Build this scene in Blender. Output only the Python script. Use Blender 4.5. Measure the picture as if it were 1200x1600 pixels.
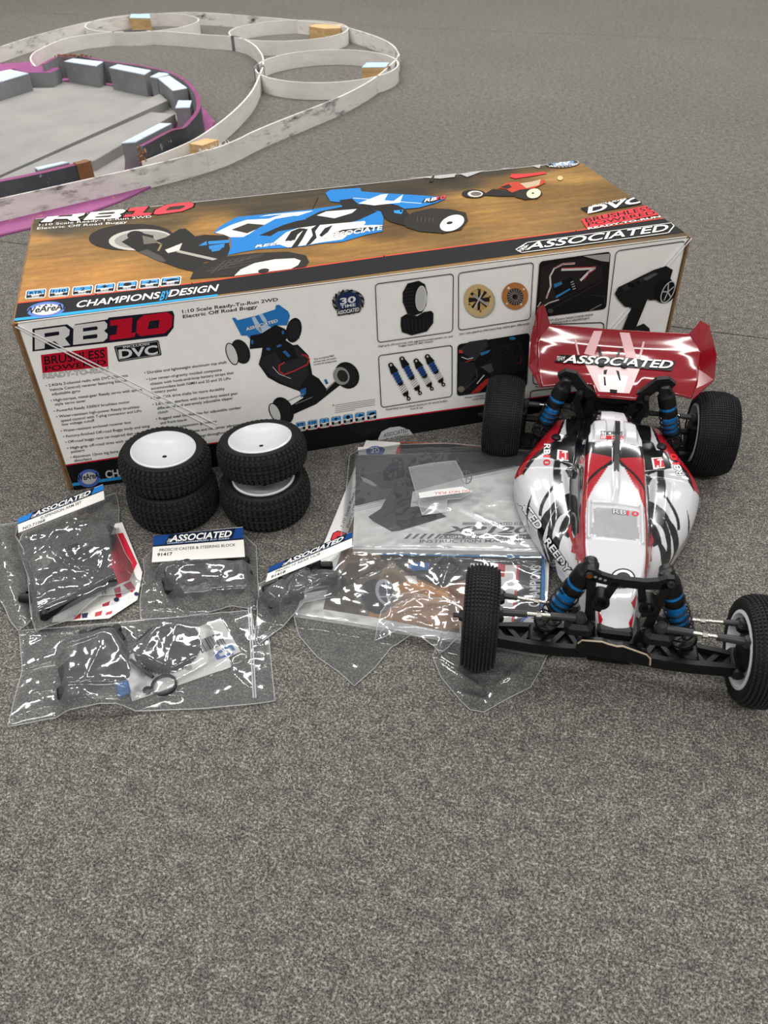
import bpy, math, random
import numpy as np
from mathutils import Vector, Matrix, noise
from mathutils.bvhtree import BVHTree
for _o in list(bpy.data.objects):
    bpy.data.objects.remove(_o)
SC = bpy.context.scene
COL = SC.collection
random.seed(7)
PI = math.pi

# ------------------------------------------------------------------ camera
CAM_F, CAM_PITCH, CAM_ROLL = 1250.0, math.radians(40.12), -0.0236
CAM_POS = Vector((0, 0, 0.5))
_fw = Vector((0, math.cos(CAM_PITCH), -math.sin(CAM_PITCH)))
_r0 = Vector((1, 0, 0)); _u0 = _r0.cross(_fw)
_rt = _r0 * math.cos(CAM_ROLL) + _u0 * math.sin(CAM_ROLL)
_up = _u0 * math.cos(CAM_ROLL) - _r0 * math.sin(CAM_ROLL)
cam_data = bpy.data.cameras.new('camera')
cam_data.sensor_fit = 'VERTICAL'; cam_data.sensor_height = 32.0
cam_data.lens = CAM_F / 1600 * 32.0
cam_data.clip_start = 0.02; cam_data.clip_end = 60
cam_data.dof.use_dof = True
cam_data.dof.focus_distance = 0.80
cam_data.dof.aperture_fstop = 14.0
cam = bpy.data.objects.new('camera', cam_data); COL.objects.link(cam)
cam.matrix_world = Matrix(((_rt.x, _up.x, -_fw.x, CAM_POS.x), (_rt.y, _up.y, -_fw.y, CAM_POS.y), (_rt.z, _up.z, -_fw.z, CAM_POS.z), (0, 0, 0, 1)))
SC.camera = cam

# ------------------------------------------------------------------ world, ceiling lamps, exposure
world = bpy.data.worlds.new('room_ambience'); SC.world = world
world.use_nodes = True
world.node_tree.nodes['Background'].inputs[0].default_value = (1.0, 0.985, 0.965, 1)
world.node_tree.nodes['Background'].inputs[1].default_value = 0.33
def ceiling_lamp(x, y, z, sx, sy, power):
    l = bpy.data.lights.new('ceiling_lamp', 'AREA'); l.shape = 'RECTANGLE'; l.size = sx; l.size_y = sy
    l.energy = power; l.color = (1.0, 0.98, 0.955)
    o = bpy.data.objects.new('ceiling_lamp', l); COL.objects.link(o); o.location = (x, y, z)
for lx in (-2.6, -0.9, 0.8, 2.5):
    ceiling_lamp(lx, 3.2, 2.9, 1.25, 0.16, 51)
    ceiling_lamp(lx, 1.2, 2.9, 1.25, 0.16, 14)
    ceiling_lamp(lx, -1.6, 2.9, 1.25, 0.16, 37)
SC.cycles.max_bounces = 8; SC.cycles.diffuse_bounces = 3; SC.cycles.glossy_bounces = 4; SC.cycles.transparent_max_bounces = 14
SC.view_settings.view_transform = 'Standard'; SC.view_settings.look = 'None'
SC.view_settings.gamma = 1.0; SC.view_settings.use_curve_mapping = False
SC.view_settings.exposure = 0.0

# ------------------------------------------------------------------ helpers
def at(px, py, z=0.0):
    """floor-plan point (metres) seen at a survey pixel, at height z"""
    d = _fw + _rt * ((px - 600) / CAM_F) - _up * ((py - 800) / CAM_F)
    return CAM_POS + d * ((z - CAM_POS.z) / d.z)
def ray_dir(px, py):
    return (_fw + _rt * ((px - 600) / CAM_F) - _up * ((py - 800) / CAM_F)).normalized()

def lin(h):
    h = h.lstrip('#'); c = [int(h[i:i + 2], 16) / 255 for i in (0, 2, 4)]
    return tuple(x / 12.92 if x <= .04045 else ((x + .055) / 1.055) ** 2.4 for x in c) + (1.0,)

MATS = {}
def mat(hexcol, rough=0.5, metal=0.0, spec=0.5, coat=0.0, name=None, trans=0.0, alpha=1.0):
    key = (hexcol, rough, metal, spec, coat, trans, alpha)
    if key in MATS: return MATS[key]
    m = bpy.data.materials.new(name or ('paint_' + hexcol.strip('#')))
    m.use_nodes = True
    b = m.node_tree.nodes['Principled BSDF']
    b.inputs['Base Color'].default_value = lin(hexcol)
    b.inputs['Roughness'].default_value = rough
    b.inputs['Metallic'].default_value = metal
    b.inputs['Specular IOR Level'].default_value = spec
    b.inputs['Coat Weight'].default_value = coat
    b.inputs['Coat Roughness'].default_value = 0.05
    b.inputs['Transmission Weight'].default_value = trans
    b.inputs['Alpha'].default_value = alpha
    MATS[key] = m
    return m

class NT:
    """small node-tree writer"""
    def __init__(s, name):
        s.m = bpy.data.materials.new(name); s.m.use_nodes = True
        s.t = s.m.node_tree; s.b = s.t.nodes['Principled BSDF']; s.out = s.t.nodes['Material Output']
    def n(s, kind, **kw):
        x = s.t.nodes.new(kind)
        for k, v in kw.items():
            if k in x.inputs.keys(): x.inputs[k].default_value = v
            else: setattr(x, k, v)
        return x
    def l(s, a, b): s.t.links.new(a, b)
    def coords(s, scale=(1, 1, 1), kind='Object'):
        tc = s.n('ShaderNodeTexCoord'); mp = s.n('ShaderNodeMapping'); mp.inputs['Scale'].default_value = scale
        s.l(tc.outputs[kind], mp.inputs[0]); return mp.outputs[0]
    def noise(s, vec, scale, detail=4, rough=.55):
        x = s.n('ShaderNodeTexNoise'); x.inputs['Scale'].default_value = scale; x.inputs['Detail'].default_value = detail
        x.inputs['Roughness'].default_value = rough; s.l(vec, x.inputs['Vector']); return x.outputs['Fac']
    def ramp(s, fac, stops):
        r = s.n('ShaderNodeValToRGB'); e = r.color_ramp.elements
        while len(e) < len(stops): e.new(0.5)
        for q, (p, c) in zip(e, stops): q.position = p; q.color = lin(c) if isinstance(c, str) else (c, c, c, 1)
        s.l(fac, r.inputs[0]); return r.outputs[0]
    def mix(s, fac, a, b, blend='MIX'):
        x = s.n('ShaderNodeMix', data_type='RGBA', blend_type=blend)
        for v, i in ((fac, 0), (a, 6), (b, 7)):
            if isinstance(v, (int, float)): x.inputs[i].default_value = v
            elif isinstance(v, str): x.inputs[i].default_value = lin(v)
            elif isinstance(v, tuple): x.inputs[i].default_value = v
            else: s.l(v, x.inputs[i])
        return x.outputs[2]
    def bump(s, h, strength=.5, dist=.001, normal=None):
        x = s.n('ShaderNodeBump'); x.inputs['Strength'].default_value = strength; x.inputs['Distance'].default_value = dist
        s.l(h, x.inputs['Height'])
        if normal: s.l(normal, x.inputs['Normal'])
        s.l(x.outputs[0], s.b.inputs['Normal']); return x.outputs[0]
    def base(s, c): s.l(c, s.b.inputs['Base Color'])
    def set(s, **kw):
        for k, v in kw.items(): s.b.inputs[k.replace('_', ' ')].default_value = v
        return s

def tag(o, label=None, cat=None, group=None, kind=None):
    if label: o['label'] = label
    if cat: o['category'] = cat
    if group: o['group'] = group
    if kind: o['kind'] = kind
    return o
def empty(name, loc=(0, 0, 0), rz=0.0, parent=None):
    o = bpy.data.objects.new(name, None); COL.objects.link(o); o.location = loc; o.rotation_euler = (0, 0, rz)
    o.empty_display_size = 0.02
    if parent: o.parent = parent
    return o
def link(name, me, parent=None, loc=None, rot=None):
    o = bpy.data.objects.new(name, me); COL.objects.link(o)
    if parent: o.parent = parent
    if loc is not None: o.location = loc
    if rot is not None: o.rotation_euler = rot
    return o
def kids(o): return [c for c in bpy.data.objects if c.parent == o]
def copy_tree(o, parent=None):
    c = o.copy(); COL.objects.link(c)
    if parent: c.parent = parent
    for ch in kids(o): copy_tree(ch, c)
    return c

class MB:
    """collects shapes, builds ONE mesh object"""
    def __init__(s): s.v = []; s.f = []; s.mi = []; s.M = Matrix.Identity(4); s.cur = 0
    def add(s, vs, fs):
        o = len(s.v)
        s.v += [tuple(s.M @ Vector(p)) for p in vs]
        s.f += [tuple(i + o for i in f) for f in fs]; s.mi += [s.cur] * len(fs)
        return s
    def box(s, c, d, rz=0.0, bev=0.0):
        x, y, z = d[0] / 2, d[1] / 2, d[2] / 2
        if bev <= 0:
            vs = [(a * x, b * y, e * z) for e in (-1, 1) for a, b in ((-1, -1), (1, -1), (1, 1), (-1, 1))]
            fs = [(3, 2, 1, 0), (4, 5, 6, 7), (0, 1, 5, 4), (1, 2, 6, 5), (2, 3, 7, 6), (3, 0, 4, 7)]
        else:
            e = min(bev, x * .9, y * .9, z * .9)
            def ring(ix, iy, zz): 
                a, b = ix, iy
                return [(-a, -y + (y - b) * 0 - 0, zz)] 
            def oct(a, b, k, zz): return [(-a + k, -b, zz), (a - k, -b, zz), (a, -b + k, zz), (a, b - k, zz), (a - k, b, zz), (-a + k, b, zz), (-a, b - k, zz), (-a, -b + k, zz)]
            vs = oct(x - e, y - e, e * .5, -z) + oct(x, y, e, -z + e) + oct(x, y, e, z - e) + oct(x - e, y - e, e * .5, z)
            fs = [tuple(range(7, -1, -1)), tuple(range(24, 32))]
            for r in range(3):
                for i in range(8):
                    j = (i + 1) % 8; fs.append((r * 8 + i, r * 8 + j, r * 8 + 8 + j, r * 8 + 8 + i))
        ca, sa = math.cos(rz), math.sin(rz)
        return s.add([(c[0] + p[0] * ca - p[1] * sa, c[1] + p[0] * sa + p[1] * ca, c[2] + p[2]) for p in vs], fs)
    def cyl(s, a, b, r0, r1=None, n=16, caps=True):
        r1 = r0 if r1 is None else r1
        a, b = Vector(a), Vector(b); d = (b - a).normalized()
        t = d.orthogonal().normalized(); u = d.cross(t)
        vs = []
        for p, r in ((a, r0), (b, r1)):
            for i in range(n):
                th = 2 * PI * i / n; vs.append(p + t * (r * math.cos(th)) + u * (r * math.sin(th)))
        fs = [(i, (i + 1) % n, n + (i + 1) % n, n + i) for i in range(n)]
        if caps: fs += [tuple(range(n - 1, -1, -1)), tuple(range(n, 2 * n))]
        return s.add(vs, fs)
    def lathe(s, prof, a, d, n=32, closed=False):
        """profile (r, h) revolved about axis d through a"""
        a = Vector(a); d = Vector(d).normalized(); t = d.orthogonal().normalized(); u = d.cross(t)
        m = len(prof); vs = []
        for i in range(n):
            th = 2 * PI * i / n; e = t * math.cos(th) + u * math.sin(th)
            vs += [a + e * r + d * h for r, h in prof]
        fs = []
        for i in range(n):
            j = (i + 1) % n
            for k in range(m if closed else m - 1):
                k2 = (k + 1) % m
                fs.append((i * m + k, i * m + k2, j * m + k2, j * m + k))
        return s.add(vs, fs)
    def tube(s, pts, r, n=8, closed=False, caps=True):
        pts = [Vector(p) for p in pts]; m = len(pts); vs = []; pu = None
        rr = r if isinstance(r, (list, tuple)) else [r] * m
        for i, p in enumerate(pts):
            if closed: d = pts[(i + 1) % m] - pts[i - 1]
            else: d = pts[min(i + 1, m - 1)] - pts[max(i - 1, 0)]
            d.normalize()
            t = d.orthogonal().normalized() if pu is None else (pu - d * pu.dot(d)).normalized()
            pu = t; u = d.cross(t)
            vs += [p + t * (rr[i] * math.cos(2 * PI * k / n)) + u * (rr[i] * math.sin(2 * PI * k / n)) for k in range(n)]
        fs = []
        for i in range(m if closed else m - 1):
            j = (i + 1) % m
            fs += [(i * n + k, i * n + (k + 1) % n, j * n + (k + 1) % n, j * n + k) for k in range(n)]
        if caps and not closed: fs += [tuple(range(n - 1, -1, -1)), tuple(range((m - 1) * n, m * n))]
        return s.add(vs, fs)
    def prism(s, poly, o, ex, ey, h0, h1):
        """planar outline (2D) in frame o,ex,ey pushed from h0 to h1 along ex x ey"""
        o, ex, ey = Vector(o), Vector(ex), Vector(ey); ez = ex.cross(ey).normalized(); n = len(poly)
        ar = sum(poly[i][0] * poly[(i + 1) % n][1] - poly[(i + 1) % n][0] * poly[i][1] for i in range(n))
        if ar < 0: poly = poly[::-1]
        vs = [o + ex * p[0] + ey * p[1] + ez * h0 for p in poly] + [o + ex * p[0] + ey * p[1] + ez * h1 for p in poly]
        fs = [tuple(range(n - 1, -1, -1)), tuple(range(n, 2 * n))] + [(i, (i + 1) % n, n + (i + 1) % n, n + i) for i in range(n)]
        return s.add(vs, fs)
    def mesh(s, name, mats, smooth=None):
        me = bpy.data.meshes.new(name); me.from_pydata(s.v, [], s.f)
        for m in (mats if isinstance(mats, (list, tuple)) else [mats]): me.materials.append(m)
        me.polygons.foreach_set('material_index', s.mi)
        if smooth is not None:
            me.polygons.foreach_set('use_smooth', [True] * len(me.polygons))
            if smooth < 180: me.set_sharp_from_angle(angle=math.radians(smooth))
        me.update(); return me
    def build(s, name, mats, parent=None, smooth=None, loc=None, rot=None):
        return link(name, s.mesh(name, mats, smooth), parent, loc, rot)

def ell(cx, cy, rx, ry, n=24, rot=0.0, a0=0.0, a1=2 * PI):
    r = math.radians(rot); k = n if abs(a1 - a0 - 2 * PI) < 1e-6 else n + 1
    return [(cx + rx * math.cos(a0 + (a1 - a0) * i / n) * math.cos(r) - ry * math.sin(a0 + (a1 - a0) * i / n) * math.sin(r),
             cy + rx * math.cos(a0 + (a1 - a0) * i / n) * math.sin(r) + ry * math.sin(a0 + (a1 - a0) * i / n) * math.cos(r)) for i in range(k)]
def catmull(P, n=8, closed=False):
    P = [Vector(p) for p in P]; m = len(P); out = []
    for i in range(m if closed else m - 1):
        g = (lambda k: P[k % m]) if closed else (lambda k: P[max(0, min(m - 1, k))])
        a, b, c, d = g(i - 1), g(i), g(i + 1), g(i + 2)
        for k in range(n):
            t = k / n
            out.append(.5 * ((2 * b) + (c - a) * t + (2 * a - 5 * b + 4 * c - d) * t * t + (3 * b - a - 3 * c + d) * t ** 3))
    if not closed: out.append(P[-1])
    return out

# lettering ---------------------------------------------------------------
_TC = {}
def letters(txt, bold=0.0, spacing=1.0):
    key = (txt, bold, spacing)
    if key in _TC: return _TC[key]
    cu = bpy.data.curves.new('t', 'FONT'); cu.body = txt; cu.size = 1.0; cu.offset = bold; cu.resolution_u = 3; cu.space_character = spacing
    ob = bpy.data.objects.new('t', cu); COL.objects.link(ob)
    me = bpy.data.meshes.new_from_object(ob)
    v = np.zeros(len(me.vertices) * 3); me.vertices.foreach_get('co', v); v = v.reshape(-1, 3)
    f = [tuple(p.vertices) for p in me.polygons]
    bpy.data.objects.remove(ob); bpy.data.curves.remove(cu); bpy.data.meshes.remove(me)
    _TC[key] = (v, f); return v, f
_hv = letters('H'); CAPH = _hv[0][:, 1].max()

class Print:
    """flat print lying on a plane: o + ex*u + ey*v, normal n = ex x ey; traced from survey pixels or given in metres"""
    def __init__(s, o, ex, ey, lift=0.00012, step=4e-6, rough=0.38):
        s.o, s.ex, s.ey = Vector(o), Vector(ex), Vector(ey); s.n = s.ex.cross(s.ey).normalized()
        s.z = lift; s.step = step; s.cols = []; s.v = []; s.f = []; s.mi = []; s.rough = rough; s.spec = .10; s.off = (0, 0, 1.0); s.px = True; s.lim = None
    def view(s, ox, oy, sc): s.off = (ox, oy, sc); s.px = True; return s
    def metric(s): s.px = False; return s
    def uv(s, p):
        if not s.px: return (p[0], p[1])
        d = ray_dir(s.off[0] + p[0] * s.off[2], s.off[1] + p[1] * s.off[2])
        t = (s.o - CAM_POS).dot(s.n) / d.dot(s.n); q = CAM_POS + d * t - s.o
        return (q.dot(s.ex) / s.ex.length_squared, q.dot(s.ey) / s.ey.length_squared)
    def _mi(s, col):
        if col not in s.cols: s.cols.append(col)
        return s.cols.index(col)
    def raw(s, uvs, faces, col):
        if s.lim: uvs = [(min(max(a, s.lim[0]), s.lim[1]), min(max(b, s.lim[2]), s.lim[3])) for a, b in uvs]
        o = len(s.v); s.v += [tuple(s.o + s.ex * a + s.ey * b + s.n * s.z) for a, b in uvs]
        k = s._mi(col)
        for f in faces:
            a = sum(uvs[f[i]][0] * uvs[f[(i + 1) % len(f)]][1] - uvs[f[(i + 1) % len(f)]][0] * uvs[f[i]][1] for i in range(len(f)))
            f = tuple(f) if a >= 0 else tuple(reversed(f))
            s.f.append(tuple(i + o for i in f)); s.mi.append(k)
        s.z += s.step
    def poly(s, pts, col):
        s.raw([s.uv(p) for p in pts], [tuple(range(len(pts)))], col); return s
    def many(s, polys, col):
        for p in polys: s.poly(p, col); s.z -= s.step
        s.z += s.step
    def line(s, pts, w, col, closed=False):
        P = [Vector(s.uv(p)) for p in pts]; n = len(P); m = n if closed else n - 1
        if s.px:
            a = Vector(s.uv((pts[0][0] + w, pts[0][1]))) - P[0]; b = Vector(s.uv((pts[0][0], pts[0][1] + w))) - P[0]
            w = math.sqrt(max(1e-12, a.length * b.length))
        for i in range(m):
            a, b = P[i], P[(i + 1) % n]; d = (b - a)
            if d.length < 1e-9: continue
            d = d.normalized() * (w / 2); q = Vector((-d.y, d.x))
            s.raw([tuple(a - d * .6 + q), tuple(a - d * .6 - q), tuple(b + d * .6 - q), tuple(b + d * .6 + q)], [(0, 1, 2, 3)], col); s.z -= s.step
        s.z += s.step; return s
    def rrect(s, quad, r, col=None, line=None, lcol=None, n=4):
        """quad tl,tr,br,bl; r = corner fraction"""
        tl, tr, br, bl = [Vector(p) for p in quad]
        def bil(a, b): return (tl * (1 - a) + tr * a) * (1 - b) + (bl * (1 - a) + br * a) * b
        asp = ((tr - tl).length) / max(1e-6, (bl - tl).length); rx, ry = (r / asp, r) if asp > 1 else (r, r * asp)
        P = []
        for cx, cy, a0 in ((1 - rx, ry, -PI / 2), (1 - rx, 1 - ry, 0), (rx, 1 - ry, PI / 2), (rx, ry, PI)):
            for i in range(n + 1):
                t = a0 + PI / 2 * i / n; q = bil(cx + rx * math.cos(t), cy + ry * math.sin(t)); P.append((q.x, q.y))
        if col: s.poly(P, col)
        if line: s.line(P, line, lcol, True)
        return s
    def text(s, txt, bl, br, up, col, bold=0.0, spacing=1.0, fit=True):
        """baseline start, baseline end, and the point a capital's height above the start"""
        bold *= .5; v, f = letters(txt, bold, spacing)
        if not len(v): return s
        A, B, T = [Vector(s.uv(p)) for p in (bl, br, up)]
        v0, _ = letters(txt, 0.0, spacing); x0, x1 = v0[:, 0].min(), v0[:, 0].max()
        ex = (B - A) / (x1 - x0); ey = (T - A) / CAPH
        s.raw([tuple(A + ex * (p[0] - x0) + ey * p[1]) for p in v], f, col); return s
    def build(s, name, parent=None, origin=None):
        me = bpy.data.meshes.new(name)
        bpy.context.view_layer.update()
        W = parent.matrix_world.inverted() if parent else Matrix.Identity(4)
        me.from_pydata([tuple(W @ Vector(p)) for p in s.v], [], s.f)
        for c in s.cols: me.materials.append(c if isinstance(c, bpy.types.Material) else mat(c, s.rough, 0, s.spec))
        me.polygons.foreach_set('material_index', s.mi); me.update()
        return link(name, me, parent)

def world_of(o):
    bpy.context.view_layer.update(); return o.matrix_world.copy()
# ------------------------------------------------------------------ floor: felt carpet laid in two-metre widths
def carpet_material():
    k = NT('grey_needle_felt_carpet'); v = k.coords()
    fine = k.noise(v, 1250, 2, .75); mid = k.noise(v, 500, 2, .65); big = k.noise(v, 95, 4, .7); huge = k.noise(v, 2.2, 2, .5)
    c1 = k.ramp(fine, [(.36, '#18181a'), (.5, '#605f5d'), (.64, '#dad7d0')])
    c2 = k.ramp(mid, [(.36, '#1b1c1e'), (.5, '#605e5c'), (.64, '#d5d1c9')])
    c = k.mix(.42, c1, c2)
    c = k.mix(.60, c, k.ramp(big, [(.32, '#3c3b3b'), (.68, '#b5b2ab')]), 'OVERLAY')
    c = k.mix(.30, c, k.ramp(huge, [(.3, '#6b6862'), (.7, '#928f89')]), 'OVERLAY')
    k.base(c); k.set(Roughness=.95); k.b.inputs['Specular IOR Level'].default_value = .12
    k.bump(mid, .7, .0014)
    return k.m
M_CARPET = carpet_material()
def concrete():
    k = NT('dark_concrete_subfloor'); v = k.coords(); k.base(k.ramp(k.noise(v, 30), [(.3, '#1d1c1b'), (.7, '#2e2c2a')])); k.set(Roughness=.9); return k.m
sub = MB().box((0, 2.5, -.0265), (16, 16, .04)).build('floor', concrete()); tag(sub, kind='structure')
SEAM_A = math.radians(-19.3)
sd = Vector((math.cos(SEAM_A), math.sin(SEAM_A), 0)); sn = Vector((-sd.y, sd.x, 0))
seam0 = Vector((0, 1.094, 0)).dot(sn)
for i in range(-1, 4):
    a0 = seam0 + (i - 1) * 2.0 + .0012; a1 = seam0 + i * 2.0 - .0012; c = sn * ((a0 + a1) / 2)
    o = MB().box((0, 0, -.0033), (13, a1 - a0, .0066)).build('carpet_strip', M_CARPET, sub, loc=(c.x, c.y, 0), rot=(0, 0, SEAM_A))

# ------------------------------------------------------------------ product box
BX_YAW, BX_L, BX_W, BX_H = math.radians(14.02), .655, .259, .1858
BXO = Vector((-.3172, .6375, 0)); bex = Vector((math.cos(BX_YAW), math.sin(BX_YAW), 0)); bey = Vector((-bex.y, bex.x, 0)); bez = Vector((0, 0, 1))
box = empty('product_box', BXO, BX_YAW); bpy.context.view_layer.update()
tag(box, 'long printed cardboard box for a radio-controlled buggy, standing behind the loose wheels and parts bags', 'box')
def cardboard(name, c0, c1, rough=.75):
    k = NT(name); v = k.coords((1, 1, 1)); w = k.n('ShaderNodeTexWave'); w.inputs['Scale'].default_value = 75; w.inputs['Distortion'].default_value = .6; k.l(v, w.inputs[0])
    k.base(k.ramp(k.noise(v, 60), [(.3, c0), (.7, c1)])); k.set(Roughness=rough); k.bump(w.outputs['Fac'], .10, .0006); return k.m
M_KRAFT = cardboard('brown_kraft_board', '#6d4f33', '#8a6947')
M_WHITEBOX = cardboard('glossy_off_white_print', '#e9e7e3', '#efede9', .40)
M_BLACKBOX = cardboard('glossy_black_print', '#141417', '#1c1c1f', .32)
t = .0016
MB().box((BX_L / 2, BX_W / 2, BX_H / 2), (BX_L - .001, BX_W - 2 * t, BX_H - 2 * t)).build('inner_carton', M_KRAFT, box)
MB().box((BX_L / 2, BX_W - t / 2, BX_H / 2), (BX_L - .006, t, BX_H - .001)).build('back_panel', M_WHITEBOX, box)
fp = MB().box((BX_L / 2, t / 2, BX_H / 2), (BX_L - .0085, t, BX_H), bev=.0007).build('front_panel', M_WHITEBOX, box)
for sx in (.0008, BX_L - .0008):
    MB().box((sx, BX_W / 2, BX_H / 2), (.0028, BX_W, BX_H - .002), bev=.0008).build('side_flap', M_KRAFT, box)

# --- the printed top: a blurred action photograph, then lettering
def top_print_material():
    k = NT('top_print_sand_and_trees'); at_ = k.n('ShaderNodeAttribute'); at_.attribute_name = 'ink'
    v = k.coords((6, 40, 1)); n1 = k.noise(v, 3.2, 6, .65); v2 = k.coords((1, 1, 1)); n2 = k.noise(v2, 120, 3)
    c = k.mix(.55, at_.outputs[0], k.ramp(n1, [(.28, '#4d4a46'), (.5, '#808080'), (.72, '#b8b4ac')]), 'OVERLAY')
    c = k.mix(.18, c, k.ramp(n2, [(.3, '#404040'), (.7, '#c0c0c0')]), 'OVERLAY')
    w = k.n('ShaderNodeTexWave'); w.inputs['Scale'].default_value = 75; w.inputs['Distortion'].default_value = .8; k.l(v2, w.inputs[0])
    k.base(c); k.set(Roughness=.36); k.b.inputs['Specular IOR Level'].default_value = .15; k.bump(w.outputs['Fac'], .12, .0006); return k.m
INK = [((60, 345), '#5b5342'), ((200, 322), '#4d4637'), ((350, 305), '#443e32'), ((480, 293), '#4a4233'), ((560, 288), '#423b2f'), ((700, 282), '#332e24'), ((620, 268), '#57503f'),
       ((775, 266), '#3d372b'), ((850, 258), '#54492f'), ((55, 374), '#c29353'), ((48, 420), '#c08d4a'), ((70, 465), '#c8954f'), ((160, 430), '#c8954f'), ((250, 432), '#bf8c43'),
       ((120, 390), '#ad8148'), ((330, 353), '#b78948'), ((500, 408), '#a4793f'), ((560, 385), '#ad8144'), ((640, 390), '#a87e43'), ((700, 365), '#92703d'), ((600, 362), '#6f522d'),
       ((770, 335), '#b08445'), ((745, 305), '#c09350'), ((860, 335), '#a17a44'), ((905, 300), '#966f37'), ((835, 300), '#946c34'), ((960, 300), '#846537'), ((1005, 325), '#6d5634'),
       ((900, 262), '#a27b40'), ((880, 277), '#bd924e'), ((925, 330), '#8c6b3c'), ((1040, 350), '#5e4c31'), ((300, 405), '#a57b44'), ((450, 425), '#6e532f'), ((130, 345), '#544c3c'),
       ((260, 348), '#6f5b38'), ((420, 330), '#4c4436'), ((660, 345), '#5e4626'), ((560, 330), '#50422c'), ((90, 362), '#5d5443'), ((800, 362), '#a98047'), ((640, 300), '#3b352a'), ((720, 290), '#4a402e'), ((800, 285), '#8a6a3a')]
PT = Print(BXO + bez * BX_H, bex, bey, lift=.00025); PT.lim = (.002, BX_L - .002, .0008, BX_W - .0008)
def top_panel():
    nx, ny = 150, 62; cp = np.array([PT.uv(p) for p, c in INK]); cc = np.array([lin(c)[:3] for p, c in INK])
    us = np.linspace(.002, BX_L - .002, nx); vs_ = np.linspace(0.0, BX_W, ny); G = np.stack(np.meshgrid(us, vs_), -1).reshape(-1, 2)
    d2 = ((G[:, None, :] - cp[None]) ** 2 * np.array([1, 1.8])).sum(-1) + 4e-5; w = d2 ** -1.7; colr = (w @ cc) / w.sum(1)[:, None]
    rim = np.minimum.reduce([G[:, 1], BX_W - G[:, 1]]); z = BX_H - .0006 * np.clip(1 - rim / .003, 0, 1) ** 2 + .0002 * np.sin(G[:, 0] * 9) * np.clip(rim / .05, 0, 1)
    V = [(u, v, zz) for (u, v), zz in zip(G, z)]
    F = [(j * nx + i, j * nx + i + 1, (j + 1) * nx + i + 1, (j + 1) * nx + i) for j in range(ny - 1) for i in range(nx - 1)]
    n0 = len(V); V += [(.002, 0, BX_H - t), (BX_L - .002, 0, BX_H - t), (BX_L - .002, BX_W, BX_H - t), (.002, BX_W, BX_H - t)]
    F += [(n0, n0 + 1) + tuple(range(nx - 1, -1, -1)), (n0 + 1, n0 + 2) + tuple((j * nx + nx - 1) for j in range(ny - 1, -1, -1)), (n0 + 3, n0) + tuple(j * nx for j in range(ny))]
    me = bpy.data.meshes.new('top_panel'); me.from_pydata(V, [], F); me.materials.append(top_print_material())
    a = me.color_attributes.new('ink', 'FLOAT_COLOR', 'POINT'); full = np.ones((len(V), 4)); full[:len(G), :3] = colr; full[len(G):, :3] = colr[0]; a.data.foreach_set('color', full.ravel().astype(np.float32))
    me.update(); return link('top_panel', me, box)
top_panel()
BK, WH, RD, BL, GR = '#161618', '#d8d6d3', '#b5132a', '#2f86c4', '#8b8b8c'
TW, TR_ = '#ece9e4', '#e83c46'
P = PT; P.view(0, 0, 1)
# black band with red pinstripe
P.poly([(21, 503), (1083, 361.5), (1053, 340), (900, 362), (600, 401), (300, 444), (150, 461), (27, 475)], '#1b1b1e')
P.line([(27, 474), (150, 460), (300, 443), (600, 400.5), (900, 361), (1053, 339)], 2.2, '#e04a3a')
P.poly([(21, 498), (100, 489), (230, 474), (340, 460), (341, 463.5), (230, 478.5), (100, 493.5), (21, 502)], '#2f9fe0')
P.text('CHAMPIONS', (118, 481), (248, 466), (123, 471), TW, .035); P.text('DESIGN', (263, 464), (338, 455), (268, 453.5), TW, .035)
P.text('BY', (249, 470), (263, 467), (254, 456), '#2f9fe0', .02)
P.poly(ell(72, 484, 30, 12, 28, -6), '#5b78bd'); P.poly(ell(72, 484, 23, 8.5, 28, -6), '#c9c8c6')
P.text('WeAreAE', (37, 491), (105, 483), (39.5, 482), BK, .05); P.many([ell(62, 479, 1.6, 1.3, 6), ell(72, 477.6, 2.2, 1.6, 6), ell(80, 477, 1.6, 1.3, 6)], '#3a3a40')
# seven small icons
def icon(P, quad, word, up=True):
    tl, tr, br, bl = [Vector(q) for q in quad]
    def b(a, c): q = (tl * (1 - a) + tr * a) * (1 - c) + (bl * (1 - a) + br * a) * c; return (q.x, q.y)
    P.rrect(quad, .22, '#e8e8e6'); P.rrect([b(.05, .06), b(.95, .06), b(.95, .94), b(.05, .94)], .2, BK)
    P.rrect([b(.1, .1), b(.9, .1), b(.9, .9), b(.1, .9)], .18, '#dcdcda')
    P.poly([b(.1, .14), b(.9, .14), b(.9, .5), b(.1, .5)], '#3f93d2'); P.poly([b(.1, .58), b(.3, .58), b(.36, .66), b(.64, .66), b(.7, .58), b(.9, .58), b(.9, .86), b(.1, .86)], BK)
    if word in 'oxcz':
        if word == 'o': P.poly([b(.5 + .2 * math.cos(i * .6), .34 + .2 * math.sin(i * .6)) for i in range(11)], BK)
        if word == 'x': P.poly([b(.25, .4), b(.45, .34), b(.45, .15), b(.55, .15), b(.55, .3), b(.8, .3), b(.8, .42), b(.55, .42), b(.5, .55), b(.4, .45)], BK)
        if word == 'c': P.poly([b(.2, .45), b(.3, .3), b(.6, .22), b(.82, .28), b(.85, .4), b(.6, .44), b(.4, .52)], BK)
        if word == 'z': P.poly([b(.5, .12), b(.25, .4), b(.45, .38), b(.4, .55), b(.75, .25), b(.55, .28)], BK)
    else:
        m = .2 if len(word) > 1 else .4
        P.text(word, b(m, .52), b(1 - m, .52), b(m, .2), BK, .06)
    P.text('READY', b(.3, .74), b(.7, .74), b(.3, .63), '#e4e4e2', .04); P.text('TO RUN', b(.32, .87), b(.68, .87), b(.32, .77), '#e4e4e2', .04)
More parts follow.
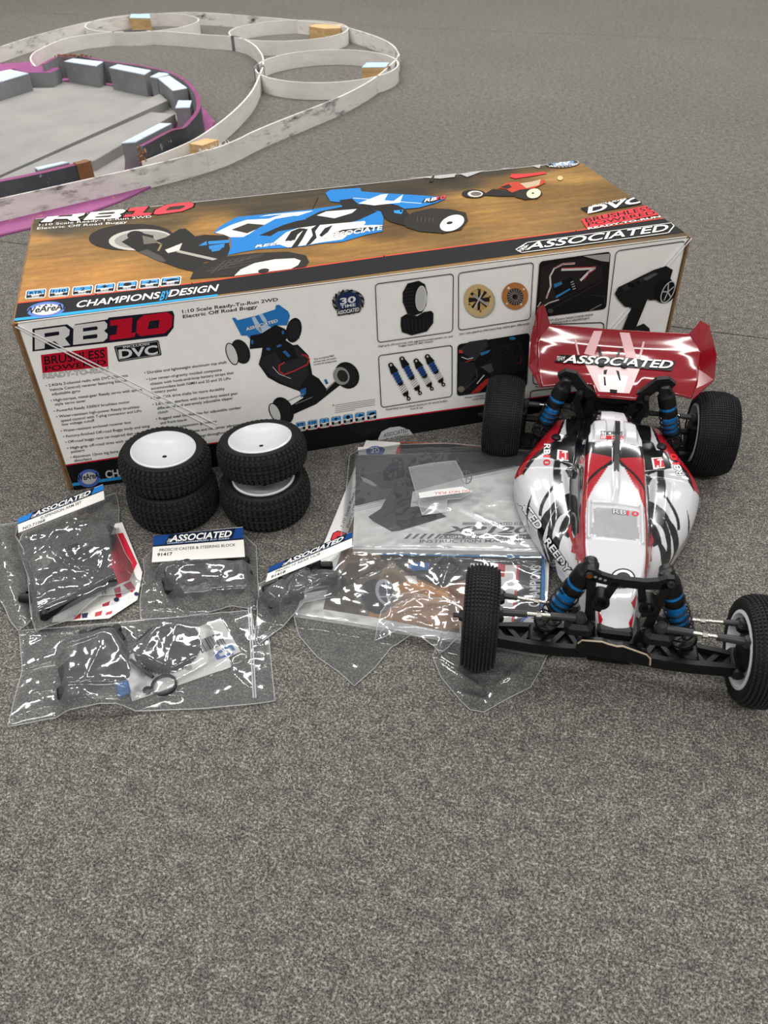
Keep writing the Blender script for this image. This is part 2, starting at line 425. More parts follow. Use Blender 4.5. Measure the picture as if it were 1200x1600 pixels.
for i, wd in enumerate(['RTR', '1:10', '2', 'z', 'o', 'x', 'c']):
    x0 = [40, 76.5, 113, 148, 183, 218, 251][i]; y0 = [453.5, 451, 448, 444.5, 441, 437.5, 434][i]
    icon(P, [(x0 + 1, y0 + .5), (x0 + 33, y0 - 2.5), (x0 + 31, y0 + 12), (x0 - 1, y0 + 14.5)], wd)
# RB10 and subtitle
def sh(pts, ox, oy, s): return [(ox + x * s, oy + y * s) for x, y in pts]
R_t = sh([(475, 360), (560, 268), (960, 240), (1000, 250), (985, 275), (910, 300), (945, 338), (830, 345), (790, 318), (640, 322), (605, 355)], 0, 300, 1 / 7.5)
Rh = sh([(665, 298), (700, 278), (845, 268), (860, 275), (835, 290)], 0, 300, 1 / 7.5)
B_t = [(130, 344.7), (142, 331.5), (192, 327.5), (197, 329.5), (193, 333), (187, 335), (190, 338), (184, 341.5)]
one = sh([(250, 120), (262, 106), (310, 102), (328, 80), (280, 82), (292, 64), (408, 52), (372, 93), (432, 93), (420, 106)], 130, 310, .25)
zero = sh([(440, 100), (452, 75), (520, 42), (660, 25), (692, 36), (685, 55), (620, 82), (470, 103)], 130, 310, .25)
for g in (R_t, B_t, one, zero): P.line(g, 3.2, '#1c1a18', True)
P.many([R_t, B_t], TW); P.many([one, zero], '#f0444e')
P.many([Rh, [(151, 336), (156, 333.5), (178, 331.6), (181, 333), (176, 335)], [(147, 341), (151, 338.8), (174, 336.8), (175, 338.4), (170, 340)], sh([(510, 80), (540, 55), (630, 45), (642, 52), (610, 70)], 130, 310, .25)], '#3a342a')
P.text('1:10 Scale Ready-To-Run 2WD', (61, 354), (237, 340.5), (61.8, 350.6), TW, .0); P.text('Electric Off Road Buggy', (58, 359.4), (199, 349), (58.8, 356), TW, .0)
# the blue buggy --------------------------------------------------------
Q = lambda pts: sh(pts, 130, 310, .25)
P.poly(Q(ell(300, 245, 265, 82, 36, -2)), '#2d2926'); P.poly(Q(ell(360, 262, 200, 66, 32, -3)), '#b9b5ae'); P.poly(Q(ell(372, 262, 176, 54, 32, -3)), '#8f8b85'); P.poly(Q(ell(330, 235, 55, 30, 16)), '#2a2725')
P.poly(Q([(240, 275), (345, 215), (440, 235), (440, 270), (520, 245), (600, 195), (640, 190), (700, 240), (760, 230), (905, 235), (920, 345), (870, 380), (760, 400), (700, 465), (600, 440), (490, 400), (350, 340)]), '#262422')
P.poly(Q([(345, 338), (400, 322), (490, 365), (520, 398), (480, 400)]), '#4d4a46'); P.poly(Q([(512, 325), (620, 282), (600, 330), (530, 345)]), '#c9c6c0'); P.line(Q([(600, 335), (820, 385)]), 5, '#a39f98'); P.line(Q([(430, 260), (490, 290), (470, 330)]), 2, '#8a7a58')
P.poly(Q([(370, 235), (440, 252), (470, 280), (380, 290)]), '#6a655e')
P.many([Q([(780, 272), (915, 262), (915, 280), (785, 292)]), Q([(785, 300), (885, 285), (880, 310), (790, 322)]), Q([(720, 300), (770, 270), (775, 295)]), Q([(800, 322), (870, 312), (850, 330), (805, 336)])], '#2f7fc0')
# front tyre, near the band
P.poly([(297, 437), (303, 424), (320, 412), (350, 402), (400, 396), (450, 394), (478, 400), (483, 410), (477, 418), (380, 431)], '#2b2826')
for i in range(7):
    P.line([(330 + i * 11, 428 - i * 4.4), (352 + i * 10, 408 - i * 1.5)], 1.3, '#4b4742')
for i in range(4): P.line([(322 + i * 8, 425 - i * 5), (400 + i * 4, 412 - i * 5)], 1.2, '#4b4742')
P.poly([(366, 432), (376, 422), (398, 412), (430, 406), (460, 404.5), (470, 408), (466, 415), (455, 421)], '#d6d2cb'); P.poly(ell(412, 424, 9, 3.5, 12, -8), '#2b2826')
# shell
Q2 = lambda pts: sh(pts, 360, 280, .25)
SB = '#2277bd'
P.poly(Q2([(-104, 338), (-60, 296), (40, 240), (160, 228), (330, 210), (480, 195), (700, 165), (800, 180), (940, 205), (958, 225), (950, 330), (850, 350), (700, 395), (560, 405), (480, 418), (380, 432), (180, 440), (75, 458), (-16, 479), (6, 420), (0, 368), (-40, 350)]), SB)
P.poly(Q2([(0, 292), (90, 258), (240, 225), (460, 205), (520, 200), (400, 240), (250, 268), (150, 330), (80, 365), (0, 366), (-40, 350), (-95, 338)]), '#dedbd5'); P.poly(Q2([(5, 320), (110, 280), (225, 290), (105, 342)]), '#35322c')
P.poly(Q2([(180, 355), (330, 290), (480, 245), (560, 205), (700, 175), (830, 180), (920, 205), (800, 260), (640, 300), (420, 310), (300, 330), (250, 360)]), '#232120')
P.poly(Q2([(-40, 300), (60, 255), (200, 236), (330, 222), (240, 250), (100, 258), (0, 290)]), SB); P.poly(Q2([(80, 368), (120, 345), (160, 318), (280, 252), (400, 232), (480, 235), (470, 255), (330, 280), (150, 345)]), SB)
P.poly(Q2([(540, 230), (600, 205), (790, 190), (760, 215), (650, 248), (590, 238)]), '#dedbd5')
P.poly(Q2([(270, 400), (350, 335), (420, 310), (560, 290), (840, 265), (850, 290), (950, 290), (920, 300), (760, 330), (700, 380), (560, 400), (480, 415), (360, 430)]), '#dedbd5')
for st in ([(340, 390), (380, 330), (430, 310), (470, 312), (420, 350), (400, 390)], [(380, 432), (440, 345), (460, 315), (485, 315), (450, 380), (420, 425)], [(470, 418), (515, 355), (505, 315), (540, 290), (560, 290), (530, 330), (540, 370), (500, 410)], [(555, 355), (590, 310), (640, 290), (610, 335), (570, 365)], [(640, 345), (700, 320), (850, 305), (950, 295), (950, 305), (800, 330)]):
    P.poly(Q2(st), '#232120')
P.poly(Q2([(830, 290), (920, 225), (955, 215), (952, 275), (860, 292)]), SB)
P.text('ASSOCIATE', (510, 373.5), (596, 359.5), (512.5, 366.5), '#1a1a1a', .11); P.text('ASSOCIATE', (510, 373.5), (596, 359.5), (512.5, 366.5), TW, .05); P.text('TEAM', (497, 376.5), (509, 374.3), (498.5, 373), TW, .03)
P.text('REEDY', (399, 388), (458, 380), (402, 384), '#1a1a1a', .1); P.text('REEDY', (399, 388), (458, 380), (402, 384), TW, .05)
P.line([(488, 328), (497, 309)], .8, '#2a2722')
# wing and rear end
P.poly(Q2([(595, 90), (625, 70), (810, 58), (820, 80), (970, 92), (1200, 105), (1330, 118), (1345, 125), (1290, 150), (1180, 182), (1080, 190), (1020, 160), (790, 160), (625, 142)]), SB)
P.many([Q2([(800, 155), (940, 100), (985, 95), (960, 140), (1020, 140), (1080, 98), (1060, 150), (900, 168)])], '#d5dbe0'); P.line(Q2([(770, 122), (1000, 140), (1190, 155)]), 1.2, '#e2e6ea'); P.poly(Q2([(1195, 150), (1215, 125), (1350, 112), (1340, 125), (1260, 152)]), '#1b1b1c')
P.text('RB', (663, 316.5), (681, 313.5), (665.5, 311.7), TW, .05); P.text('10', (681.5, 313.5), (695, 311), (683.5, 308.5), '#e8424c', .05)
P.poly(Q2([(680, 135), (760, 125), (800, 160), (900, 175), (1040, 165), (1090, 190), (1130, 240), (1180, 215), (1180, 330), (1110, 300), (1000, 270), (955, 240), (940, 205), (820, 185), (700, 175)]), '#211f1e')
P.many([Q2([(1020, 200), (1080, 195), (1070, 222), (1025, 215)]), Q2([(1060, 192), (1075, 205), (1060, 210)])], '#2f8fd6')
P.poly(sh([(200, 420), (260, 370), (380, 345), (500, 352), (590, 372), (605, 420), (560, 480), (450, 502), (300, 490), (220, 465)], 580, 240, .25), '#2a2724'); P.poly(sh(ell(505, 438, 80, 46, 28, -22), 580, 240, .25), '#dcd8d0'); P.poly(sh(ell(490, 437, 20, 9, 12, -10), 580, 240, .25), '#2a2724')
for i in range(5): P.line(sh([(290 + i * 25, 398 + i * 2), (285 + i * 25, 430)], 580, 240, .25), .9, '#45413b')
# red buggy further off, bright sky gap between trees
Q3 = lambda pts: sh(pts, 580, 240, .25)
P.many([Q3([(215, 150), (300, 135), (360, 130), (520, 118), (520, 150), (430, 160), (330, 155)]), Q3([(550, 130), (640, 110), (700, 100), (600, 150)]), Q3([(790, 90), (860, 80), (840, 100)]), Q3([(1000, 80), (1060, 70), (1050, 95)])], '#a9aaa8'); P.poly(Q3([(365, 125), (380, 125), (385, 180), (360, 180)]), '#2e281f')
P.poly(Q3(ell(640, 255, 75, 26, 20)), '#25221f'); P.poly(Q3(ell(650, 256, 48, 20, 18)), '#c9c5bd'); P.poly(Q3(ell(655, 256, 34, 13, 16)), '#6a655e')
P.poly(Q3([(690, 265), (760, 225), (900, 240), (920, 270), (800, 270)]), '#232020'); P.poly(Q3([(790, 220), (850, 185), (920, 180), (960, 200), (1080, 165), (1090, 185), (1020, 220), (930, 230), (880, 248), (840, 225)]), '#b5402c'); P.poly(Q3([(800, 215), (860, 195), (880, 215), (850, 225)]), '#2b2320'); P.poly(Q3([(930, 190), (1000, 180), (1060, 165), (1050, 200), (970, 220)]), '#b9a58a')
P.poly(Q3([(865, 150), (880, 132), (980, 130), (1080, 118), (1100, 128), (1000, 145), (900, 160)]), '#d23a3c'); P.poly(Q3([(900, 240), (960, 225), (1050, 222), (1070, 255), (1040, 285), (960, 292), (900, 275)]), '#2a2520'); P.poly(Q3(ell(1015, 253, 45, 30, 20, -10)), '#dfd3b4'); P.poly(Q3(ell(1010, 252, 9, 5, 10)), '#2a2520'); P.poly(Q3(ell(1180, 157, 18, 14, 14)), '#c9b68a')
# 30-time badge
P.poly(ell(879, 256, 27, 7, 26, -3), '#3c3a37'); P.line(ell(879, 256, 25, 6, 26, -3), 1.6, '#a9aebb', True); P.poly(ell(879, 255, 18, 4.4, 20, -3), '#6a90b8'); P.text('30', (869, 258), (889, 256.4), (871, 251.5), '#e9eaec', .07); P.text('ASSOCIATED', (858, 262), (901, 258.5), (859.5, 259.5), '#dddcd8', .06)
# DVC, brushless powered, team lettering
Q4 = lambda pts: sh(pts, 820, 230, .23333)
P.poly(Q4([(370, 412), (750, 337), (815, 378), (430, 450)]), '#17171a'); P.text('DVC', Q4([(425, 447)])[0], Q4([(785, 372)])[0], Q4([(432, 405)])[0], TW, .06); P.text('INCLUDES', Q4([(455, 402)])[0], Q4([(680, 355)])[0], Q4([(452, 393)])[0], TW, .03)
P.poly(Q4([(375, 488), (850, 392), (905, 455), (415, 548)]), '#e23a42')
P.text('BRUSHLESS', Q4([(410, 510)])[0], Q4([(850, 424)])[0], Q4([(402, 484)])[0], '#141414', .03); P.text('POWERED', Q4([(425, 535)])[0], Q4([(875, 452)])[0], Q4([(418, 513)])[0], '#141414', .03)
P.text('READY-TO-RUN', Q4([(425, 556)])[0], Q4([(908, 474)])[0], Q4([(420, 545)])[0], TW, .06)
aL = sh([(655, 325), (715, 292), (1075, 232)], 480, 230, .50833)
P.line([(806, 391), (824, 380), (1040, 350.5), (1052, 349), (1053, 354), (1044, 365), (815, 396), (806, 391)], 1.2, TW)
P.text('ASSOCIATED', (822, 391.5), (1042, 361.5), (829, 380.5), TW, .03); P.text('TEAM', (808, 394.5), (820, 392), (814, 386), TW, .03)
bpy.context.view_layer.update(); PT.build('top_print', box)

# --- the printed front
PF = Print(BXO, bex, bez, lift=.00025, rough=.36); P = PF; PF.lim = (.0043, BX_L - .0043, .0005, BX_H - .0006)
P.view(0, 0, 1)
P.poly([(98, 728.5), (300, 698), (560, 660.5), (820, 624.5), (1042, 592), (1030, 640), (820, 668), (480, 712), (113, 771)], BK)
P.line([(98, 727.5), (300, 697), (560, 659.5), (820, 623.5), (1042, 591)], 2.2, '#c01a30')
P.poly([(112, 755), (205, 742), (206, 746.5), (113, 759.5)], '#2a8ec8'); P.poly(ell(139, 747, 18, 14, 24, -8), '#4a66ad'); P.poly(ell(139, 747, 12, 9.5, 24, -8), '#b9b8b8'); P.text('WeAreAE', (121, 751.5), (159, 745.5), (119.5, 742.5), '#141416', .05); P.text('CHAMPIONS', (166, 747), (250, 735), (164, 736), '#c4c3c2', .04)
# RB10
Z = lambda pts: sh(pts, 0, 440, .35); Y6 = lambda pts: sh(pts, 0, 420, 1 / 6)
P.poly(Z([(145, 210), (300, 190), (330, 212), (334, 190), (480, 168), (486, 160), (770, 130), (778, 148), (775, 205), (745, 243), (145, 311)]), '#1b1a26')
P.many([Y6([(325, 575), (610, 537), (655, 572), (648, 622), (608, 652), (658, 715), (572, 728), (515, 678), (420, 690), (418, 745), (327, 758)]), Y6([(690, 528), (980, 490), (1005, 515), (1003, 555), (975, 580), (1010, 610), (1005, 650), (970, 680), (685, 712)])], '#cfcdca')
P.many([Z([(492, 173), (592, 160), (586, 228), (607, 226), (600, 247), (490, 262), (490, 240), (520, 235), (525, 193), (492, 197)]), Z([(640, 150), (745, 136), (770, 151), (767, 200), (735, 230), (625, 243), (608, 225), (612, 175)])], '#b3122a')
P.many([Y6([(418, 603), (550, 585), (558, 600), (552, 620), (418, 640)]), Y6([(778, 555), (905, 537), (918, 550), (910, 570), (778, 588)]), Y6([(778, 628), (905, 610), (915, 625), (908, 648), (778, 662)]), Z([(668, 175), (712, 170), (708, 206), (658, 213)])], '#1b1a26')
zt = lambda x, y: (x * .35, 440 + y * .35)
P.text('1:10 Scale Ready-To-Run 2WD', (285, 489), (434, 470), (284.5, 484), BK, .025); P.text('Electric Off Road Buggy', (286, 497), (402, 481), (285.5, 492), BK, .025)
P.poly(Z([(182, 327), (478, 290), (483, 378), (190, 408)]), '#b3122a'); P.text('BRUSHLESS', zt(200, 370), zt(468, 338), zt(197, 334), '#141416', .03); P.text('POWERED', zt(203, 400), zt(472, 370), zt(201, 378), '#141416', .03)
P.text('READY-TO-RUN', zt(193, 433), zt(483, 402), zt(191, 412), '#1b1b1e', .07); P.text('READY-TO-RUN', zt(193, 433), zt(483, 402), zt(191, 412), '#cfcdca', .01)
P.rrect(Z([(508, 288), (708, 260), (722, 328), (528, 358)]), .1, '#17171a'); P.rrect(Z([(516, 292), (704, 266), (715, 324), (534, 352)]), .1, None, 1.0, '#9a9a9c')
P.text('DVC', zt(535, 343), zt(702, 322), zt(531, 305), '#d0cfcd', .06); P.text('INCLUDES', zt(550, 297), zt(668, 281), zt(549, 287), '#d0cfcd', .03)
L1 = [('• 2.4GHz 2-channel radio with DVC (Dynamic', 205, 470, 572, 423), ('Vehicle Control) receiver featuring built-in', 222, 489, 568, 445), ('adjustable gyro', 232, 507, 358, 492), ('• High-torque, metal-gear Reedy servo with spring', 227, 536, 634, 486), ('style servo saver', 246, 553, 384, 536),
      ('• Powerful Reedy 3300kV brushless motor', 241, 583, 580, 541), ('• Water-resistant high-power Reedy brushless', 252, 608, 622, 563), ('speed control with T-plug connector and LiPo', 273, 626, 632, 581), ('low voltage cutoff', 277, 643, 422, 624), ('• Water-resistant enclosed receiver box', 272, 672, 585, 632), ('• Factory-finished Off-road Buggy body and wing', 283, 697, 668, 649),
      ('• Off-road buggy race car-inspired dish wheels', 292, 722, 652, 676), ('• High-grip off-road tires with aggressive tread', 301, 749, 690, 699), ('pattern', 318, 764, 378, 757), ('• Aluminum 12mm big bore coil-over shock', 315, 789, 650, 747), ('absorbers', 332, 804, 410, 795)]
L2 = [('• Durable and lightweight aluminum top shaft', 645, 412, 1012, 364), ('• Low center-of-gravity molded composite', 654, 441, 990, 398), ('chassis with hook-and-loop battery straps that', 672, 462, 1043, 411), ('accommodate both NiMH and 2S and 3S LiPo', 675, 482, 1030, 436), ('battery packs', 680, 499, 790, 485), ('• Rear CVA drive shafts for more durability', 674, 526, 1003, 482),
      ('• 2.6:1 ratio gearbox with heavy-duty sealed gear', 682, 553, 1062, 502), ('differential and extremely adjustable slipper', 702, 571, 1040, 524), ('clutch', 706, 589, 750, 583), ('• Rugged steel turnbuckles for adjustable camber', 697, 618, 1077, 566), ('and front toe-in', 716, 636, 834, 620), ('• Pro-level suspension geometry', 712, 662, 968, 627), ('• Adjustable wheelbase and roll center adjustment', 722, 690, 1090, 640), ('• Full set of ball bearings throughout', 735, 716, 1010, 676)]
for tx, x0, y0, x1, y1 in L1 + L2:
    P.text(tx, zt(x0, y0), zt(x1, y1), zt(x0 - 2, y0 - 11.5), '#1c1c1f', .012)
# assembled-chassis picture
C = lambda pts: sh(pts, 350, 455, .2)
P.poly(C([(62, 208), (85, 205), (105, 225), (250, 190), (400, 140), (405, 108), (430, 105), (500, 155), (515, 190), (490, 265), (400, 265), (370, 310), (200, 370), (180, 345), (135, 345)]), '#2a72b4')
P.many([C([(215, 205), (235, 250), (255, 300), (300, 320), (280, 260), (240, 195)]), C([(270, 180), (300, 230), (340, 260), (330, 220), (300, 175)]), C([(250, 290), (330, 260), (385, 290), (320, 330), (280, 320)])], '#a9bfd2'); P.text('ASSOCIATED', C([(175, 307)])[0], C([(420, 238)])[0], C([(170, 285)])[0], '#15151a', .12); P.text('ASSOCIATED', C([(175, 307)])[0], C([(420, 238)])[0], C([(170, 285)])[0], '#d8d8d8', .06)
def tyre_pic(c, r1, r2, rot, face=None, fr=None, frot=0):
    P.poly(C(ell(c[0], c[1], r1, r2, 24, rot)), '#1d1d1f')
    for i in range(-3, 4): P.line(C([(c[0] + i * r1 * .2 - r1 * .1, c[1] - r2 * .7), (c[0] + i * r1 * .2 + r1 * .1, c[1] + r2 * .7)]), .7, '#303033')
    if face: P.poly(C(ell(face[0], face[1], fr[0], fr[1], 22, frot)), '#c9c8c6'); P.line(C(ell(face[0], face[1], fr[0] + 4, fr[1] + 4, 22, frot)), 1.4, '#1d1d1f', True)
P.poly(C([(205, 345), (290, 330), (400, 260), (470, 290), (520, 330), (480, 380), (540, 420), (575, 415), (660, 500), (690, 650), (740, 680), (800, 760), (930, 640), (960, 660), (960, 690), (820, 800), (720, 880), (540, 960), (510, 900), (620, 830), (590, 780), (430, 720), (340, 670), (270, 570), (290, 500), (300, 440), (200, 450)]), '#1b1b1d')
P.poly(C([(300, 520), (380, 480), (560, 430), (640, 500), (660, 640), (580, 770), (430, 700), (350, 640)]), '#29292c'); P.poly(C([(400, 470), (540, 430), (580, 520), (450, 560)]), '#1a1a1c'); P.poly(C([(275, 540), (380, 490), (400, 560), (330, 610), (290, 590)]), '#242427')
P.line(C([(470, 555), (430, 580), (430, 625), (470, 650), (560, 615), (650, 570), (665, 530), (640, 500), (610, 495)]), 2.2, '#b03038'); P.line(C([(380, 590), (430, 645), (520, 680)]), 1.0, '#b5b5b5')
P.many([C(ell(430, 425, 22, 10, 10, -20)), C(ell(345, 450, 16, 12, 10)), C([(455, 470), (480, 460), (520, 505), (500, 515)]), C(ell(220, 395, 10, 18, 10)), C(ell(460, 320, 10, 16, 10)), C([(595, 770), (640, 750), (640, 800), (600, 830)]), C([(780, 690), (800, 685), (815, 720), (795, 725)])], '#2f5f96')
P.line(C([(490, 860), (620, 800)]), 1.2, '#8a8a88'); P.line(C([(560, 880), (690, 825)]), 1.0, '#8a8a88'); P.line(C([(800, 770), (890, 680)]), 1.2, '#8a8a88')
tyre_pic((545, 303), 60, 98, 12); tyre_pic((130, 470), 68, 100, -25, (62, 488), (36, 84), -20); tyre_pic((460, 930), 78, 110, -25, (398, 945), (34, 72), -25); tyre_pic((960, 655), 92, 108, -30); P.poly(C(ell(915, 660, 62, 72, 22, -30)), '#8e8c88'); P.poly(C(ell(925, 660, 40, 50, 18, -30)), '#2a2a2a')
P.text('Due to ongoing R&D,', C([(705, 535)])[0], C([(862, 505)])[0], C([(703, 523)])[0], '#2a2a2c', .02); P.text('photos may not match', C([(702, 556)])[0], C([(876, 525)])[0], C([(700, 544)])[0], '#2a2a2c', .02); P.text('current kit components.', C([(700, 577)])[0], C([(882, 546)])[0], C([(698, 565)])[0], '#2a2a2c', .02)
for i in range(5): P.line(C([(868, 888 + i * 14.5), (1178 if i < 4 else 1020, 840 + i * 14.5 + (0 if i < 4 else 24))]), .7, '#8a8988')
P.poly(C([(845, 893), (853, 880), (862, 892)]), '#a08a3a')
for i, wd in enumerate(['RTR', '1:10', '2', 'z', 'o', 'x', 'c']):
    x0 = 556 + i * 92.3; y0 = 1018 - i * 14.6
    icon(P, C([(x0, y0), (x0 + 82, y0 - 12), (x0 + 84, y0 + 68), (x0 + 4, y0 + 80)]), wd)
# 30-time badge
P.poly(ell(544, 471, 25, 18.5, 26, -8), '#3b3b42')
for i in range(22):
    a = 2 * PI * i / 22; P.poly(ell(544 + 23 * math.cos(a), 471 + 17.5 * math.sin(a), 4.2, 1.5, 8, math.degrees(a) + 60), '#1d1d22' if i % 2 else '#77777c')
P.poly(ell(544, 470, 17, 15, 24, -6), '#1f2c52'); P.text('30', (532, 475), (555, 471), (531.5, 466), '#d4d4d6', .06); P.text('TIME', (532, 481), (555, 477.5), (531.7, 476.5), '#d4d4d6', .04)
P.poly([(526, 484), (563, 478), (562, 487), (527, 493)], '#2a2a30'); P.text('ASSOCIATED', (527.5, 491), (561, 485), (527, 485.5), '#d4d4d6', .05)
# feature frames
def frame(tl, tr, br, bl, r=.06, col=None, w=1.2): P.rrect([tl, tr, br, bl], r, col, w, '#1f1f22')
frame((586, 443), (708, 427), (707, 517.5), (590, 534.5)); frame((716, 426), (833, 409.5), (828, 498), (716, 515.5)); frame((591, 555), (706, 538.5), (706, 618.5), (595.5, 636)); frame((962, 391.5), (1071, 376), (1048, 540), (942, 552))
frame((843, 408.5), (953, 393), (946, 481.5), (836, 495.5), .06, '#1c1a1a'); frame((715, 538), (826.5, 520), (822, 602), (714, 617.5), .06, '#1b1a1c'); frame((832, 507), (943, 503), (943, 590), (832, 600), .06); frame((828, 610), (940, 598), (935, 640), (828, 650), .1)
# tyres and wheel
T5 = lambda pts: sh(pts, 580, 400, .21667)
P.poly(T5([(212, 440), (250, 415), (330, 430), (380, 400), (430, 392), (447, 410), (445, 480), (400, 540), (290, 568), (220, 545), (210, 500)]), '#19191b'); P.poly(T5([(225, 330), (225, 260), (260, 195), (340, 175), (385, 200), (402, 260), (395, 350), (365, 405), (310, 425), (260, 415)]), '#19191b'); P.poly(T5(ell(357, 303, 41, 93, 26, 4)), '#c2c1bf'); P.poly(T5(ell(352, 303, 33, 84, 26, 4)), '#b3b3b4')
for i in range(6): P.line(T5([(240, 235 + i * 25), (300, 225 + i * 26)]), .6, '#3a3a3d')
for i in range(7): P.line(T5([(235 + i * 28, 450), (240 + i * 28, 540 - abs(i - 3) * 6)]), .6, '#333336')
P.text('High-grip off-road tires with aggressive tread pattern on race', (591, 541.5), (707, 525.5), (590.8, 539), '#1c1c1f', .03); P.text('buggy-inspired dish wheels', (623, 541), (676, 533.5), (622.8, 538.6), '#1c1c1f', .03)
# gear differential
gear = lambda c, r1, r2, n, rot: [(c[0] + (r1 if i % 2 else r1 * .965) * math.cos(PI * i / n) * math.cos(rot) - (r2 if i % 2 else r2 * .965) * math.sin(PI * i / n) * math.sin(rot), c[1] + (r1 if i % 2 else r1 * .965) * math.cos(PI * i / n) * math.sin(rot) + (r2 if i % 2 else r2 * .965) * math.sin(PI * i / n) * math.cos(rot)) for i in range(2 * n)]
P.poly(T5(ell(780, 325, 112, 118, 30, -15)), '#a99f8d'); P.poly(T5(gear((772, 315), 108, 118, 36, -.25)), '#c2a878'); P.poly(T5(ell(775, 312, 78, 80, 24)), '#b39564')
for a in (-.9, .1, .7, 1.6, 2.3, 3.0): P.line(T5([(775 - 70 * math.cos(a), 312 - 70 * math.sin(a)), (775 + 70 * math.cos(a), 312 + 70 * math.sin(a))]), 4.0, '#2b2320')
P.line(T5([(735, 280), (835, 350)]), 3.2, '#9c9690'); P.line(T5([(800, 260), (740, 375)]), 2.4, '#b5afa8'); P.many([T5(ell(770, 238, 8, 8, 8)), T5(ell(853, 290, 8, 8, 8)), T5(ell(785, 395, 8, 8, 8)), T5(ell(705, 345, 8, 8, 8))], '#6e4a2a')
P.poly(T5(ell(1035, 285, 95, 98, 28)), '#a8713f'); P.poly(T5(ell(1035, 291, 60, 62, 24)), '#3a3230'); P.many([T5(ell(988, 228, 10, 10, 8)), T5(ell(1097, 235, 8, 8, 8)), T5(ell(975, 340, 8, 8, 8)), T5(ell(1078, 345, 8, 8, 8))], '#cfc8bd')
for i in range(18): P.line(T5([(1035 + 22 * math.cos(i * .349), 291 + 22 * math.sin(i * .349)), (1035 + 57 * math.cos(i * .349), 291 + 57 * math.sin(i * .349))]), .9, '#8d8782')
P.poly(T5(ell(1028, 290, 15, 16, 12)), '#1c1917'); P.text('2.6:1 ratio gearbox with heavy duty sealed gear differential', (717, 522.5), (826, 505.5), (716.8, 519.8), '#1c1c1f', .03)
# shocks
S6 = lambda pts: sh(pts, 580, 520, .21667)
for (ax, ay), (bx_, by) in (((140, 230), (268, 470)), ((220, 185), (350, 430)), ((322, 200), (435, 398)), ((403, 168), (518, 368))):
    d = Vector((bx_ - ax, by - ay)); q = Vector((-d.y, d.x)).normalized(); d0 = Vector((ax, ay))
    g = lambda tt, w: tuple(d0 + d * tt + q * w)
    P.poly(S6(ell(ax, ay, 20, 20, 12)), '#17171a'); P.poly(S6([g(.04, -20), g(.04, 20), g(.22, 30), g(.22, -30)]), '#17171a'); P.poly(S6([g(.22, -22), g(.22, 22), g(.55, 20), g(.55, -20)]), '#25457e')
    for k in range(4): P.line(S6([g(.27 + k * .08, -27), g(.30 + k * .08, 27)]), .8, '#101114')
    P.poly(S6([g(.52, -18), g(.52, 18), g(.6, 14), g(.6, -14)]), '#17171a')
    for k in range(5): P.line(S6([g(.56 + k * .055, -24), g(.60 + k * .055, 24)]), .7, '#2a2a2c')
    P.poly(S6([g(.8, -24), g(.82, 24), g(.9, 20), g(.9, -14)]), '#17171a'); P.line(S6([g(.88, 0), g(1, 0)]), 3, '#17171a'); P.poly(S6(ell(bx_, by, 14, 14, 10)), '#17171a'); P.poly(S6(ell(bx_, by, 6, 6, 8)), '#b9b8b6'); P.poly(S6(ell(ax, ay - 2, 8, 9, 8)), '#b9b8b6')
P.text('Fluid-filled blue anodized aluminum V2 shock bodies', (603, 640), (698, 626), (602.8, 637.4), '#1c1c1f', .03); P.text('front & rear', (641, 639), (661, 636), (640.8, 636.6), '#1c1c1f', .03)
# speed control photograph
P.poly(S6([(830, 205), (960, 80), (1080, 60), (1115, 190), (1100, 260), (900, 345), (800, 250)]), '#232326'); P.poly(S6([(860, 180), (940, 90), (1060, 80), (1065, 130), (935, 215)]), '#1a1a1c')
for r in (22, 40, 58, 74): P.line(S6(ell(945, 140, r, r * .75, 22, -15)), .8, '#2f2f33', True)
P.poly(S6([(628, 120), (700, 60), (830, 40), (840, 90), (740, 200)]), '#303134'); P.poly(S6([(630, 200), (740, 210), (760, 270), (680, 400), (630, 430)]), '#26262a'); P.poly(S6([(630, 115), (658, 125), (655, 142), (628, 140)]), '#b8392f'); P.line(S6([(650, 170), (690, 185), (730, 175)]), 1.4, '#b9b9b9'); P.line(S6([(680, 205), (725, 188)]), 1.4, '#b8392f')
P.poly(S6([(785, 240), (860, 215), (880, 265), (850, 285)]), '#48484a'); P.poly(S6([(710, 435), (820, 330), (890, 312), (850, 345), (780, 420)]), '#a92f2c'); P.line(S6([(760, 360), (810, 300)]), 1.8, '#c9c4c0'); P.line(S6([(755, 260), (760, 320), (640, 430)]), 1.8, '#3c3c40'); P.poly(S6(ell(645, 400, 24, 22, 12)), '#6f6a60')
P.many([S6(ell(1015, 35, 24, 12, 10)), S6([(780, 140), (860, 115), (840, 140), (790, 160)])], '#2f6f9c'); P.line(S6([(1040, 220), (1075, 210), (1078, 170)]), .9, '#9a2c2c')
P.text('Water-resistant Reedy brushless speed', (725, 621.5), (800, 611), (724.8, 619), '#1c1c1f', .03); P.text('controller', (738, 624), (757, 621.3), (737.8, 621.6), '#1c1c1f', .03)
